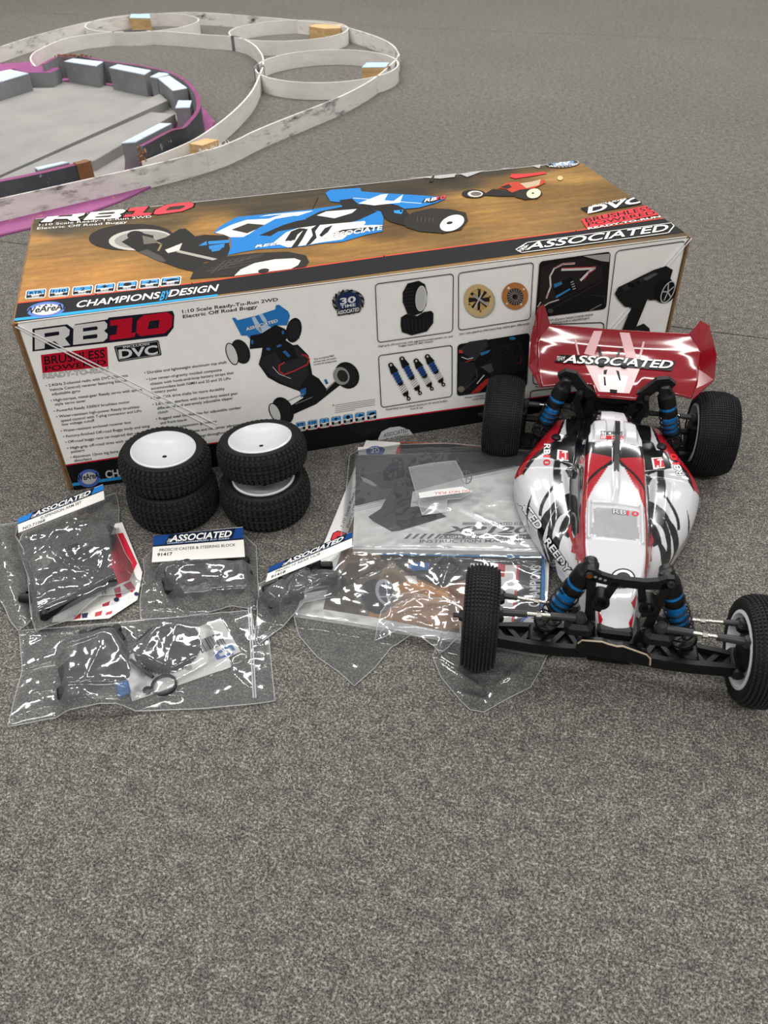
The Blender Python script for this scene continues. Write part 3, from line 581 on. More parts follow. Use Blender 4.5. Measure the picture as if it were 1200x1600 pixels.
# receiver photograph
K7 = lambda pts: sh(pts, 820, 370, .225)
P.poly(K7([(400, 130), (585, 112), (580, 170), (530, 165)]), '#9d9d9c'); P.poly(K7([(110, 200), (400, 140), (530, 200), (540, 290), (370, 370), (180, 470), (90, 480)]), '#262223'); P.poly(K7([(190, 330), (325, 270), (370, 365), (215, 430)]), '#161618'); P.poly(K7([(195, 325), (250, 305), (255, 325), (200, 350)]), '#2f6f9c'); P.poly(K7([(208, 408), (308, 352), (310, 364), (212, 422)]), '#2f7fb0')
for i in range(4): P.line(K7([(315 + i * 5, 312 + i * 16), (332 + i * 5, 305 + i * 16)]), 1.6, '#9a9a98')
P.line(K7([(145, 420), (175, 340), (170, 270), (200, 215), (260, 185), (340, 180)]), 2.6, '#c9c6c2'); P.line(K7([(205, 210), (265, 183), (345, 178)]), 1.2, '#a83034'); P.line(K7([(140, 425), (160, 385)]), 1.2, '#a83034')
P.line(K7([(255, 222), (400, 218), (480, 210), (440, 240), (385, 295)]), 4.2, '#c9c6c2'); P.line(K7([(255, 214), (400, 208), (490, 204)]), 1.5, '#a83034'); P.line(K7([(480, 222), (440, 250), (408, 292)]), 1.5, '#a83034'); P.line(K7([(385, 270), (430, 230)]), 1.2, '#151515')
P.line(K7([(85, 505), (160, 455), (230, 432)]), 1.8, '#b9b6b2'); P.line(K7([(85, 480), (105, 450)]), 1.8, '#b9b6b2'); P.line(K7([(100, 540), (300, 430), (540, 300)]), 1.2, '#343031'); P.line(K7([(460, 400), (545, 410), (555, 470)]), 1.2, '#353132'); P.line(K7([(450, 505), (525, 465)]), 1.6, '#7a7876'); P.poly(K7(ell(173, 510, 20, 16, 12)), '#4a4644')
P.text('DVC (Dynamic Vehicle Control) receiver', (856.5, 501), (926, 491), (856.3, 498), '#1c1c1f', .03); P.text('featuring built-in adjustable gyro', (861, 505), (920, 496.5), (860.8, 502), '#1c1c1f', .03)
# radio
P.poly(K7([(620, 390), (645, 345), (890, 225), (975, 198), (1022, 225), (1005, 285), (1040, 330), (1035, 380), (960, 455), (905, 432), (860, 435), (848, 425), (830, 470), (760, 640), (860, 640), (855, 660), (665, 655), (735, 485), (690, 480), (640, 425)]), '#1d1c1c')
P.poly(K7([(665, 345), (890, 238), (925, 250), (740, 345), (690, 375)]), '#2d2c2b'); P.poly(K7([(815, 285), (895, 248), (920, 252), (840, 300)]), '#55555c'); P.many([K7(ell(735, 330, 28, 16, 12)), K7(ell(778, 312, 20, 12, 12))], '#111111')
P.poly(K7(ell(965, 372, 76, 84, 24, 25)), '#131313'); P.poly(K7(ell(988, 378, 40, 84, 24, 27)), '#b9b9b8'); P.poly(K7(ell(988, 378, 34, 76, 24, 27)), '#161616')
for i in range(5):
    a = .5 + i * 1.2566; P.line(K7([(988, 378), (988 + 34 * math.cos(a) - 20 * math.sin(a), 378 + 60 * math.sin(a) + 10 * math.cos(a))]), 1.8, '#a9a9a8')
P.poly(K7([(750, 655), (765, 620), (820, 597), (860, 630), (865, 660)]), '#232222')
P.text('Reedy high-torque metal gear servo', (836, 604), (900, 597), (835.8, 601.4), '#1c1c1f', .03)
bpy.context.view_layer.update(); PF.build('front_print', box)
# tape seal straddling the front edge of the lid: clear film with silver lettering
M_SEAL = mat('#b9bbbd', .2, .0, .7, name='silver_seal_film')
PS = Print(BXO, bex, bez, lift=.0012, rough=.25); PS.view(340, 420, .43333)
PS.poly([(580, 625), (578, 610), (590, 585), (620, 570), (655, 566), (690, 578), (706, 598), (705, 612), (640, 632)], M_SEAL); PS.text('ASSOCIATED', (598, 606), (685, 587), (597, 592), '#2a2a2c', .01); PS.text('ELECTRICS', (608, 624), (690, 606), (606, 610), '#2a2a2c', .01)
PS.build('seal_sticker', box)
# shrink-wrap seam creases across the front corners
M_CREASE = mat('#f2f2f2', .3, 0, .3, name='clear_film_crease', alpha=.8)
def crease(a, b, name='film_crease'):
    pf = Print(BXO, bex, bez, lift=.0006); pa, pb = pf.uv(a), pf.uv(b); m = MB()
    m.tube([(pa[0] + (pb[0] - pa[0]) * i / 8, -.0008, pa[1] + (pb[1] - pa[1]) * i / 8) for i in range(9)], .00065, 6); m.build(name, M_CREASE, box, 60)
crease((24, 510), (336, 670)); crease((28, 508), (338, 662)); crease((1075, 372), (946, 520)); crease((1080, 372), (951, 523))
# ------------------------------------------------------------------ practice track behind the box
SH = .039
def plastic_strip_material(name, dirt):
    k = NT(name); v = k.coords((.7, .7, 2.6)); a = k.noise(v, 14, 4, .7); b = k.noise(v, 22, 5, .75); c = k.noise(k.coords((2.2, 2.2, 6)), 3, 3, .8)
    base = k.ramp(a, [(.3, '#d2cec8'), (.7, '#e6e3df')])
    sm = k.ramp(b, [(.50 - .02 * dirt, 0.0), (.64, min(1, dirt))]); s2 = k.ramp(c, [(.46, 0.0), (.60, min(1.0, dirt))])
    m = k.n('ShaderNodeMath', operation='MULTIPLY'); k.l(sm, m.inputs[0]); k.l(s2, m.inputs[1])
    k.base(k.mix(m.outputs[0], base, '#2e2a27')); k.set(Roughness=.42); return k.m
M_STRIP = plastic_strip_material('white_plastic_clean', .25); M_STRIP_D = plastic_strip_material('white_plastic_tyre_scuffed', 1.0)
def ribbon(path, h, th, mats, name, parent=None, z0=0.0, closed=False, mi=(0, 0, 0)):
    """upright band along a plan path; mats index for (left side, right side, top)"""
    P_ = [Vector((p[0], p[1], 0)) for p in path]; n = len(P_); L = []; R = []
    for i in range(n):
        d = (P_[(i + 1) % n] - P_[i - 1]) if closed else (P_[min(i + 1, n - 1)] - P_[max(i - 1, 0)])
        d.normalize(); q = Vector((-d.y, d.x, 0)) * (th / 2); L.append(P_[i] + q); R.append(P_[i] - q)
    m = MB(); z1 = z0 + h
    V = [];
    for i in range(n): V += [(L[i].x, L[i].y, z0), (L[i].x, L[i].y, z1), (R[i].x, R[i].y, z1), (R[i].x, R[i].y, z0)]
    F = []; MI = []
    for i in range(n if closed else n - 1):
        j = (i + 1) % n
        for k, mm in ((0, mi[0]), (1, mi[2]), (2, mi[1]), (3, mi[0])):
            k2 = (k + 1) % 4; F.append((i * 4 + k, i * 4 + k2, j * 4 + k2, j * 4 + k)[::-1]); MI.append(mm)
    if not closed: F += [(0, 1, 2, 3), tuple((n - 1) * 4 + k for k in (3, 2, 1, 0))]; MI += [mi[1], mi[1]]
    m.v = V; m.f = F; m.mi = MI
    return m.build(name, mats, parent, 35)
def px_path(pts, z, n=6, ox=0, oy=0, s=1.0): return catmull([at(ox + x * s, oy + y * s, z) for x, y in pts], n)
near = px_path([(0, 655), (200, 608), (400, 560), (620, 500), (800, 420), (1000, 335), (1100, 277), (1160, 222)], 0, 6, 0, 0, .53333)
far = px_path([(1169, 160), (1150, 132), (1100, 106), (1000, 76), (900, 62), (700, 44), (580, 36), (480, 38), (380, 46), (250, 66), (100, 105), (0, 137)], SH, 5, 0, 0, .53333)
lead = near[0] - (near[3] - near[0]).normalized() * .25
jn = 18
outer_a = [lead] + near[:jn + 1]; 
outer_b = [near[jn] + Vector((-.004, -.006, 0))] + [p + Vector((0.0015, -.004, 0)) for p in near[jn + 1:jn + 4]] + near[jn + 4:] + far + [far[-1] + (far[-1] - far[-4]).normalized() * .2]
ribbon(outer_b, SH, .004, [M_STRIP_D], 'track_barrier'); tb = bpy.data.objects['track_barrier']; tag(tb, 'long dirty white plastic track barrier bent into the wide outer curve around the rings', 'track barrier')
ta = ribbon(outer_a, SH + .001, .004, [M_STRIP_D], 'track_barrier'); tag(ta, 'scuffed white plastic track barrier running along the purple edge behind the box', 'track barrier')
inner = px_path([(60, 108), (49, 96), (49, 87), (60, 78), (96, 62), (139, 53.5), (203, 48.5), (256, 49), (320, 54), (368, 57.5), (394, 68), (409, 85), (411, 100), (408, 111), (395, 140), (373, 166), (341, 193), (299, 220), (238, 246), (222, 252)], SH, 6)
ti = ribbon(inner, SH, .004, [M_STRIP], 'track_barrier'); tag(ti, 'clean white plastic track barrier looping from the grey berm past the rings', 'track barrier')
M_TAPE = (lambda k: (k.base(k.ramp(k.noise(k.coords(), 90), [(.3, '#4f5052'), (.7, '#77787a')])), k.set(Roughness=.35), k.m)[-1])(NT('grey_duct_tape'))
def tape(path, i0, i1, parent, name='tape_patch'): ribbon(path[i0:i1], SH + .002, .0058, [M_TAPE], name, parent)
def nearest(path, px, py, z=SH):
    q = at(px, py, z); return min(range(len(path)), key=lambda i: (path[i] - q).length)
for px, py, w in ((213, 50, 2), (370, 58, 1), (411, 104, 1)):
    i = nearest(inner, px, py); tape(inner, max(0, i - w), i + w + 1, ti)
rg = MB(); q = at(354, 62, .025); rg.lathe([(0, 0), (.006, 0), (.006, .0015), (0, .0015)], q + Vector((0, -.003, 0)), (-.25, -1, 0), 10); rg.build('red_mark', mat('#8e2440', .5), ti)
for (cx, cy), r, lb in (((-.775, 3.137), .187, 'white plastic ring furthest back, a blue-topped wood block inside its far edge'), ((-.266, 2.93), .188, 'white plastic ring in the middle, holding a plain wood block at its right'), ((-.124, 2.405), .19, 'nearest white plastic ring, with a blue-topped wood block at its right edge')):
    o = ribbon([(r * math.cos(2 * PI * i / 72) * 1.0, r * math.sin(2 * PI * i / 72) * (1.06 if cy < 2.5 else .95)) for i in range(72)], SH, .0035, [M_STRIP], 'track_ring', None, 0, True); o.location = (cx, cy, 0); tag(o, lb, 'track ring', 'white plastic rings of the track')
tr3 = [o for o in bpy.data.objects if o.name.startswith('track_ring')][-1]
tp = [(-.19 + .002, .03), (-.1915, .0), (-.189, -.028)]; ribbon([(x, y * 1.06) for x, y in tp], SH + .001, .006, [M_TAPE], 'tape_patch', tr3)
def wood_material(name, c0, c1):
    k = NT(name); v = k.coords((12, 90, 90)); k.base(k.ramp(k.noise(v, 1.0, 5, .6), [(.3, c0), (.7, c1)])); k.set(Roughness=.6); return k.m
M_WOOD = wood_material('raw_pine', '#b08a5a', '#d6b483'); M_BLUEP = mat('#a9cbe6', .6, name='pale_blue_paint')
def wood_block(pts, ztop, label, blue, ox=0, oy=0, s=1.0):
    pl = [at(ox + x * s, oy + y * s, ztop) for x, y in pts]; c = sum(pl, Vector()) / len(pl); c.z = 0
    e = empty('wood_block', c); tag(e, label, 'wood block', 'small wood blocks bracing the barriers')
    MB().prism([(p.x - c.x, p.y - c.y) for p in pl], (0, 0, 0), (1, 0, 0), (0, 1, 0), 0, ztop - (.0012 if blue else 0)).build('timber', M_WOOD, e)
    if blue: MB().prism([(p.x - c.x, p.y - c.y) for p in pl], (0, 0, 0), (1, 0, 0), (0, 1, 0), ztop - .0012, ztop).build('painted_top', M_BLUEP, e)
Z1 = .53333
wood_block([(380, 52), (384, 41), (438, 41), (440, 53)], .042, 'short wood block with pale blue top inside the furthest ring', True, 0, 0, Z1)
wood_block([(905, 77), (925, 70), (1000, 72), (997, 82), (950, 84)], .036, 'plain pine wood block inside the middle ring', False, 0, 0, Z1)
wood_block([(1060, 197), (1075, 183), (1140, 183), (1130, 196)], .036, 'wood block with pale blue top inside the nearest ring', True, 0, 0, Z1)
wood_block([(575, 722), (705, 680), (805, 692), (680, 738)], .043, 'plain pine wood block wedged between the two barriers beside the berm', False, 180, 80, .2)
# torn plastic whiskers at the barrier joint
tw = MB(); jq = near[jn]
for i in range(26):
    b0 = near[jn] + (near[jn + 2] - near[jn]) * random.uniform(-.5, 1.0); b0.z = SH - .001
    tw.tube([b0, b0 + Vector((random.uniform(-.006, .006), random.uniform(-.004, .004), random.uniform(.003, .010)))], [.0009, .0003], 4)
tw.build('torn_shavings', mat('#e4e2de', .4), ta)

# --- banked berm: grey painted boards, blocks and a purple carpet rim
def painted(name, c0, c1, chip=None):
    k = NT(name); v = k.coords(); a = k.noise(v, 9, 5, .6); c = k.ramp(a, [(.3, c0), (.7, c1)])
    if chip:
        f = k.ramp(k.noise(v, 38, 6, .75), [(.60, 0.0), (.66, 1.0)]); c = k.mix(f, c, chip)
    k.base(c); k.set(Roughness=.62); k.bump(k.noise(v, 220, 3), .15, .0006); return k.m
M_GREYP = painted('grey_deck_paint', '#807f7c', '#908f8b'); M_GREYB = painted('grey_block_paint', '#6c6d6f', '#828384', '#8d8aa2'); M_PALE = painted('pale_blue_worn_paint', '#aab9cc', '#c6d2e0', '#8d98a8')
M_PURP = painted('purple_paint_worn', '#7c3a6c', '#8f477e', '#a06a3a'); M_PURPC = painted('purple_carpet_edge', '#6c2352', '#8a3a70', '#a06492'); M_DIRT = painted('scuffed_dark_backing', '#2c2e31', '#4a4d52', '#8fa0ad'); M_FIBRE = painted('torn_brown_fibre', '#6b4627', '#94683c', '#4a2e18')
M_PURPB = painted('purple_board_bare_edge', '#7c3a6c', '#94497f', '#b98245')
def slab(name, pts, ztop, zbot, mats, label=None, cat=None, parent=None, ox=0, oy=0, s=1.0, topmat=True, group=None):
    pl = [at(ox + x * s, oy + y * s, ztop) for x, y in pts]
    ar = sum(pl[i].x * pl[(i + 1) % len(pl)].y - pl[(i + 1) % len(pl)].x * pl[i].y for i in range(len(pl)))
    if ar < 0: pl = pl[::-1]
    c = sum(pl, Vector()) / len(pl); c.z = zbot; n = len(pl); b = .0016
    m = MB(); ins = [(p - c) * (1 - b / max(.01, (p - c).length)) + c for p in pl]
    V = [(p.x - c.x, p.y - c.y, 0) for p in pl] + [(p.x - c.x, p.y - c.y, ztop - zbot - b) for p in pl] + [(p.x - c.x, p.y - c.y, ztop - zbot) for p in ins]
    m.add(V, [tuple(range(n - 1, -1, -1))] + [(i, (i + 1) % n, n + (i + 1) % n, n + i) for i in range(n)]); m.cur = 1 if len(mats) > 1 else 0
    m.add(V[n:], [(i, (i + 1) % n, n + (i + 1) % n, n + i) for i in range(n)] + [tuple(range(n, 2 * n))])
    o = m.build(name, mats, parent, None, c)
    if label: tag(o, label, cat, group)
    return o
slab('track_base_board', [(-140, 398), (0, 366), (120, 338), (190, 312), (240, 288), (258, 262), (290, 232), (330, 200), (336, 188), (318, 168), (280, 140), (180, 100), (60, 95), (-140, 110)], .004, .0, [M_PURPB], 'purple painted base board with bare wood edges under the grey berm', 'board')
D = dict(ox=0, oy=80, s=.28333)
slab('deck_board', [(-420, 400), (-420, 260), (0, 185), (160, 172), (330, 168), (600, 190), (800, 235), (930, 275), (1000, 350), (965, 400), (690, 600), (690, 655), (520, 720), (440, 730), (0, 850), (-420, 950)], .011, .0042, [M_GREYP], 'flat grey painted deck board inside the ring of blocks', 'board', **D)
slab('berm_plank', [(-300, 791), (0, 650), (880, 234), (926, 271), (0, 684), (-300, 820)], .030, .0112, [M_GREYP], 'grey painted plank lying across the deck, further from the box', 'plank', **D)
slab('berm_plank', [(-120, 753), (70, 668), (835, 335), (966, 346), (520, 600), (300, 655), (-60, 766)], .030, .0112, [M_GREYP], 'wide grey painted plank lying across the deck, nearer the box', 'plank', **D)
E0 = dict(ox=0, oy=20, s=.26667)
for pts, zt_, lb, top in (([(375, 283), (425, 266), (604, 285), (562, 311)], .062, 'grey block with pale blue top and sagging purple rim behind it', M_PALE), ([(638, 320), (690, 300), (884, 336), (845, 361)], .062, 'big grey block with pale blue top in the middle of the berm curve', M_PALE),
                      ([(878, 373), (930, 349), (1000, 353), (985, 362), (918, 380)], .060, 'narrow grey block squeezed between two bigger berm blocks', M_PALE), ([(922, 381), (992, 367), (1096, 438), (1010, 454)], .060, 'grey block with pale blue top where the berm turns', M_PALE),
                      ([(1026, 556), (1044, 512), (1124, 513), (1112, 552)], .052, 'small pale blue topped block under the purple rim at the berm turn', M_PALE), ([(70, 326), (140, 308), (348, 322), (296, 349), (150, 349)], .046, 'low grey block with purple painted top at the left of the berm', M_PURP),
                      ([(-260, 410), (-240, 380), (0, 343), (60, 331), (168, 353), (0, 402), (-240, 470)], .052, 'long grey block with pale blue top at the left edge of the berm', M_PALE)):
    slab('berm_block', pts, zt_, .0114, [M_GREYB, top], lb, 'block', group='painted blocks of the berm', **E0)
slab('berm_block', [(48, 716), (350, 560), (442, 562), (162, 706)], .060, .0045, [M_GREYB, M_PALE], 'grey block with pale blue top at the torn end of the purple rim', 'block', group='painted blocks of the berm', ox=180, oy=80, s=.2)
slab('berm_block', [(268, 408), (490, 360), (540, 366), (300, 425)], .056, .0312, [M_GREYB, M_PALE], 'pale blue topped block half hidden by the front strip of purple carpet', 'block', group='painted blocks of the berm', ox=0, oy=180, s=.2)
rim = px_path([(68, 100), (88, 89), (112, 88.5), (133, 88.5), (160, 94.5), (203, 100), (240, 106.5), (269, 114), (292, 128), (306, 145), (310, 160), (308, 174), (292, 194), (284, 200), (266, 204), (228, 224), (220, 228)], .063, 4)
rm = ribbon(rim, .052, .009, [M_DIRT, M_GREYB, M_PURPC], 'carpet_rim', None, .011, False, (0, 1, 2)); tag(rm, 'purple topped carpet rim wrapped round the back of the berm blocks', 'carpet rim')
fr = MB()
for i in range(60):
    p = rim[-1 - random.randint(0, 1)] + Vector((random.uniform(-.006, .006), random.uniform(-.006, .006), 0)); z = random.uniform(.012, .062); fr.tube([(p.x, p.y, z), (p.x + random.uniform(-.006, .004), p.y + random.uniform(-.009, .004), z + random.uniform(-.006, .006))], .0016, 4)
fr.build('torn_fibre_end', M_FIBRE, rm)
fr = MB()
for i in range(70):
    p = rim[random.randint(5, 12)] + Vector((random.uniform(-.01, .01), random.uniform(-.006, .01), 0)); z = random.uniform(.056, .067); fr.tube([(p.x, p.y, z), (p.x + random.uniform(-.014, .014), p.y + random.uniform(-.006, .006), z + random.uniform(-.004, .004))], .0015, 4)
fr.build('torn_fibre', M_FIBRE, rm)
rimf = px_path([(-120, 303), (-60, 292), (0, 282), (56, 271), (115, 257), (133, 252.5)], .058, 4)
rf = ribbon(rimf, .054, .014, [M_GREYB, M_DIRT, M_PURPC], 'carpet_rim', None, .004, False, (0, 1, 2)); tag(rf, 'front strip of purple topped carpet with a torn brown end beside the barrier', 'carpet rim')
ribbon(px_path([(117, 255.5), (128, 253), (137, 250)], .0595, 4), .0555, .0165, [M_FIBRE], 'torn_fibre_end', rf, .0042)
# ------------------------------------------------------------------ wheels (axis along local X)
def rubber(name, c0, c1, rough):
    k = NT(name); k.base(k.ramp(k.noise(k.coords(), 160, 4), [(.3, c0), (.7, c1)])); k.set(Roughness=rough); k.b.inputs['Specular IOR Level'].default_value = .25; k.bump(k.noise(k.coords(), 900, 2), .12, .0004); return k.m
M_RUB = rubber('black_rubber', '#111112', '#191919', .62); M_PIN = rubber('black_rubber_tread', '#1b1b1c', '#262627', .68)
M_WHEEL = mat('#d3d4d7', .28, 0, .5, name='white_nylon_wheel'); M_BLK = mat('#0b0b0c', .42, 0, .35, name='black_nylon'); M_BLK2 = mat('#0f0f10', .5, 0, .3, name='black_moulded_plastic')
M_STEEL = mat('#b9b6ae', .25, 1.0, .5, name='bright_steel'); M_GUN = mat('#2c2d2f', .42, 0, .4, name='grey_plastic_rod_end'); M_HOLE_SHADE = mat('#0b0b0c', .7, name='painted_hole_shade')
def tyre_profile(R, W, rr):
    h = W / 2
    return [(rr, -h * .80), (rr + .0015, -h * .93), (rr + (R - rr) * .35, -h * 1.0), (rr + (R - rr) * .68, -h * .97), (R - .0035, -h * .84), (R - .0012, -h * .62), (R, -h * .3), (R, h * .3), (R - .0012, h * .62), (R - .0035, h * .84), (rr + (R - rr) * .68, h * .97), (rr + (R - rr) * .35, h * 1.0), (rr + .0015, h * .93), (rr, h * .80)]
def tyre_mesh(name, R, W, rr):
    return MB().lathe(tyre_profile(R, W, rr), (0, 0, 0), (1, 0, 0), 72).mesh(name, M_RUB, 70)
def tread_mesh(name, R, W, nx, na, px_, pa, h, rings=(), skip=None):
    """rows of small tapered rubber blocks following the crown of the carcass"""
    hw = W / 2; V = []; F = []
    prof = [(x, r) for r, x in tyre_profile(R, W, R * .66)][3:-3]
    xs = [p[0] for p in prof]; rs = [p[1] for p in prof]
    def rad(x): return float(np.interp(x, xs, rs))
    for i in range(nx):
        x = -hw * .95 + 2 * hw * .95 * (i + .5) / nx; dx = px_ / 2
        off = .5 if (i % 2 and skip != 'grid') else 0
        r0 = rad(x); sl = (rad(x + .001) - rad(x - .001)) / .002; nx_, nr = -sl, 1.0; q = math.hypot(nx_, nr); nx_ /= q; nr /= q
        for a in range(na):
            th = 2 * PI * (a + off) / na; da = pa / 2 / R; o = len(V)
            for (lvl, sc) in ((-.0004, 1.0), (h, .72)):
                for sx, sa in ((-1, -1), (1, -1), (1, 1), (-1, 1)):
                    xx = x + sx * dx * sc + nx_ * lvl; rr_ = rad(x + sx * dx * sc) + nr * lvl if lvl < 0 else r0 + sl * sx * dx * sc + nr * lvl
                    t_ = th + sa * da * sc; V.append((xx, rr_ * math.cos(t_), rr_ * math.sin(t_)))
            F += [(o + 4, o + 5, o + 6, o + 7), (o, o + 1, o + 5, o + 4), (o + 1, o + 2, o + 6, o + 5), (o + 2, o + 3, o + 7, o + 6), (o + 3, o, o + 4, o + 7)]
    m = MB(); m.add(V, F)
    for xr in rings: m.lathe([(rad(xr) - .0003, xr - .0007), (rad(xr) + h * .8, xr - .0005), (rad(xr) + h * .8, xr + .0005), (rad(xr) - .0003, xr + .0007)], (0, 0, 0), (1, 0, 0), 72)
    return m.mesh(name, M_PIN)
def rim_mesh(name, rr, W, dish=.004):
    """white dish wheel: bead rim, barrel, shallow dish face on +X, open well with spokes on -X"""
    h = W / 2; m = MB()
    m.lathe([(rr + .0012, h * .96), (rr + .0014, h * .84), (rr - .001, h * .78), (rr - .001, -h * .78), (rr + .0014, -h * .84), (rr + .0012, -h * .96), (rr - .0012, -h * .99), (rr - .0022, -h * .9), (rr - .0022, h * .45), (.0075, h * .45 - dish), (.0062, -h * .1), (.0022, -h * .1),
             (.0022, h * .62 - dish), (.006, h * .66 - dish), (rr * .55, h * .70 - dish * .55), (rr - .004, h * .80), (rr - .0018, h * .93), (rr - .0003, h * 1.0)], (0, 0, 0), (1, 0, 0), 64, True)
    return m.mesh(name, M_WHEEL, 40)
RF, WF, RR_, WR = .0415, .0265, .042, .0385
ME_TF = tyre_mesh('tyre', RF - .0016, WF, .028); ME_TR = tyre_mesh('tyre', RR_ - .0014, WR, .028)
ME_PF = tread_mesh('tread', RF - .0016, WF, 10, 84, .0017, .0019, .0017, skip='grid'); ME_PR = tread_mesh('tread', RR_ - .0014, WR, 17, 100, .0014, .0016, .0014, skip='grid')
ME_RF = rim_mesh('rim', .028, WF); ME_RR = rim_mesh('rim', .028, WR)
# loose wheels: blockier tread with ribs
ME_LT1 = tyre_mesh('tyre', .0405, .031, .0285); ME_LP1 = tread_mesh('tread', .0405, .031, 7, 50, .0032, .0035, .0018, (-.0068, .0002, .0068), 'grid'); ME_LR1 = rim_mesh('rim', .0285, .031, .0035)
ME_LT2 = tyre_mesh('tyre', .0415, .039, .0285); ME_LP2 = tread_mesh('tread', .0415, .039, 9, 50, .0032, .0035, .0018, (-.0105, -.0035, .0035, .0105), 'grid'); ME_LR2 = rim_mesh('rim', .0285, .039, .0035)
def loose_wheel(x, y, z, tilt, spin, kind, label):
    e = empty('loose_wheel', (x, y, z)); e.rotation_euler = (tilt[0], tilt[1], spin)
    tag(e, label, 'wheel', 'loose wheels in two stacks')
    a, b, c = (ME_LT1, ME_LP1, ME_LR1) if kind == 1 else (ME_LT2, ME_LP2, ME_LR2)
    for nm, me in (('tyre', a), ('tread', b), ('rim', c)):
        o = link(nm, me, e, rot=(0, -PI / 2, 0))
        if nm == 'tread': o['kind'] = 'stuff'
    MB().lathe([(0, .0), (.0021, .0)], (0, 0, 0), (0, 0, 1), 12).build('axle_hole_shade', M_HOLE_SHADE, e, loc=(0, 0, (.031 if kind == 1 else .039) * .31 - .0036))  # flat black disc closing the bore, the hole's shade put into its colour
    return e
LS = at(271, 771, .02); RS = at(415, 768, .02)
loose_wheel(LS.x, LS.y, .0200, (0, 0), .3, 2, 'wide loose wheel at the bottom of the left stack, its white dish mostly covered')
loose_wheel(LS.x - .001, LS.y + .002, .0200 + .0365, (math.radians(2.5), math.radians(2.0)), 1.1, 1, 'loose wheel with full white dish on top of the left stack')
loose_wheel(RS.x, RS.y, .0200, (math.radians(0), math.radians(0)), .9, 2, 'wide loose wheel at the bottom of the right stack, white dish half in shade')
loose_wheel(RS.x, RS.y + .012, .0200 + .0390, (math.radians(-7), math.radians(-1)), .2, 1, 'loose wheel leaning on top of the right stack beside the box')
# ------------------------------------------------------------------ radio-controlled buggy (local X across, Y towards the tail, Z up)
BUG_A = math.radians(-11.3); _U = Vector((math.cos(BUG_A), math.sin(BUG_A), 0)); BUG_O = Vector((.1745, .3956, 0)) - _U * .004
bug = empty('rc_buggy', BUG_O, BUG_A); bpy.context.view_layer.update()
tag(bug, 'red, white and black radio-controlled buggy with rear wing, nose towards the camera', 'toy car')
BINV = bug.matrix_world.inverted(); CAML = BINV @ CAM_POS
def bray(px, py): return (BINV.to_3x3() @ ray_dir(px, py)).normalized()
# wheels
def bug_wheel(u, v, r, front, steer=0.0, label=None):
    o = link('wheel', ME_TF if front else ME_TR, bug, (u, v, r)); sgn = 1 if u > 0 else -1
    o.rotation_euler = (random.random() * 6, 0, (0 if sgn > 0 else PI) + steer); 
    t_ = link('tread', ME_PF if front else ME_PR, o); t_['kind'] = 'stuff'
    link('rim', ME_RF if front else ME_RR, o)
    MB().lathe([(0, .0105), (.0016, .0105), (.0018, .006), (.0038, .006), (.0046, .004), (.0046, -.004), (0, -.004)], ((WF if front else WR) * .40, 0, 0), (1, 0, 0), 6).build('axle_nut', M_BLK, o)
    return o
ST = math.radians(2.5)
for u, v, f in ((-.1005, 0, 1), (.1005, 0, 1), (-.1025, .281, 0), (.1025, .281, 0)): bug_wheel(u, v, RF if f else RR_, f, ST if f else 0)
# chassis tub
ch = [(-.016, .0), (-.022, .06), (-.046, .11), (-.066, .155), (-.068, .205), (-.045, .25), (-.036, .30), (.036, .30), (.045, .25), (.068, .205), (.066, .155), (.046, .11), (.022, .06), (.016, .0)]
MB().prism(ch, (0, 0, 0), (1, 0, 0), (0, 1, 0), .0085, .018).build('chassis', M_BLK2, bug)
M_BLUE = mat('#1f7cc4', .25, .35, .6, name='blue_anodised_aluminium')
def along(A, B):
    A, B = Vector(A), Vector(B); d = (B - A); L = d.length; d.normalize(); return A, d, L
def shock(A, B, rs=1.0, springr=.0088):
    A, d, L = along(A, B); g = lambda k: A + d * k
    m = MB(); m.lathe([(0, -.0055), (.0045, -.0045), (.0060, -.001), (.0062, .003), (.0078, .005), (.0082, .007), (.0082, .0165), (.0074, .0172), (0, .0172)], A, d, 20); t_ = d.orthogonal()
    m.cyl(A + Vector((0, -.006, 0)), A + Vector((0, .006, 0)), .0052, n=14)
    so = m.build('shock', M_BLK, bug, 40)
    m = MB(); m.lathe([(0, .0172), (.0076, .0172), (.0076, .0195), (.0070, .0198), (.0070, .021), (.0070, .0455), (.0058, .0475), (.0018, .0475)], A, d, 22); 
    m.build('shock_body', M_BLUE, so, 40)
    m = MB(); m.lathe([(.0069, .0205), (.0080, .0205), (.0083, .0215), (.0083, .0265), (.0076, .0275), (.0069, .0275)], A, d, 22); m.lathe([(.0065, .0465), (.0076, .0467), (.0074, .0505), (.002, .0510)], A, d, 18); m.build('spring_collar', M_BLK, so, 40)
    t_ = d.orthogonal().normalized(); u_ = d.cross(t_); s0, s1 = .0285, L - .0125; turns = 6
    MB().tube([g(s0 + (s1 - s0) * k / 90) + (t_ * math.cos(2 * PI * turns * k / 90) + u_ * math.sin(2 * PI * turns * k / 90)) * springr for k in range(91)], .00075, 6).build('spring', M_BLK, so, 60)
    MB().cyl(g(.047), g(L - .004), .0015, n=10).build('shaft', M_STEEL, so, 60)
    m = MB(); m.lathe([(.0016, L - .0135), (.0092, L - .0135), (.0094, L - .0115), (.0068, L - .010), (.0058, L - .007), (.004, L - .0055)], A, d, 20); m.lathe([(0, L - .007), (.0042, L - .005), (.0052, L), (.0042, L + .005), (0, L + .0058)], A, d, 14); m.build('spring_cup', M_BLK, so, 50)
    return so
for s in (-1, 1):
    shock((s * .0262, .0075, .1000), (s * .0560, .006, .0265)); shock((s * .046, .262, .0985), (s * .0675, .258, .030))
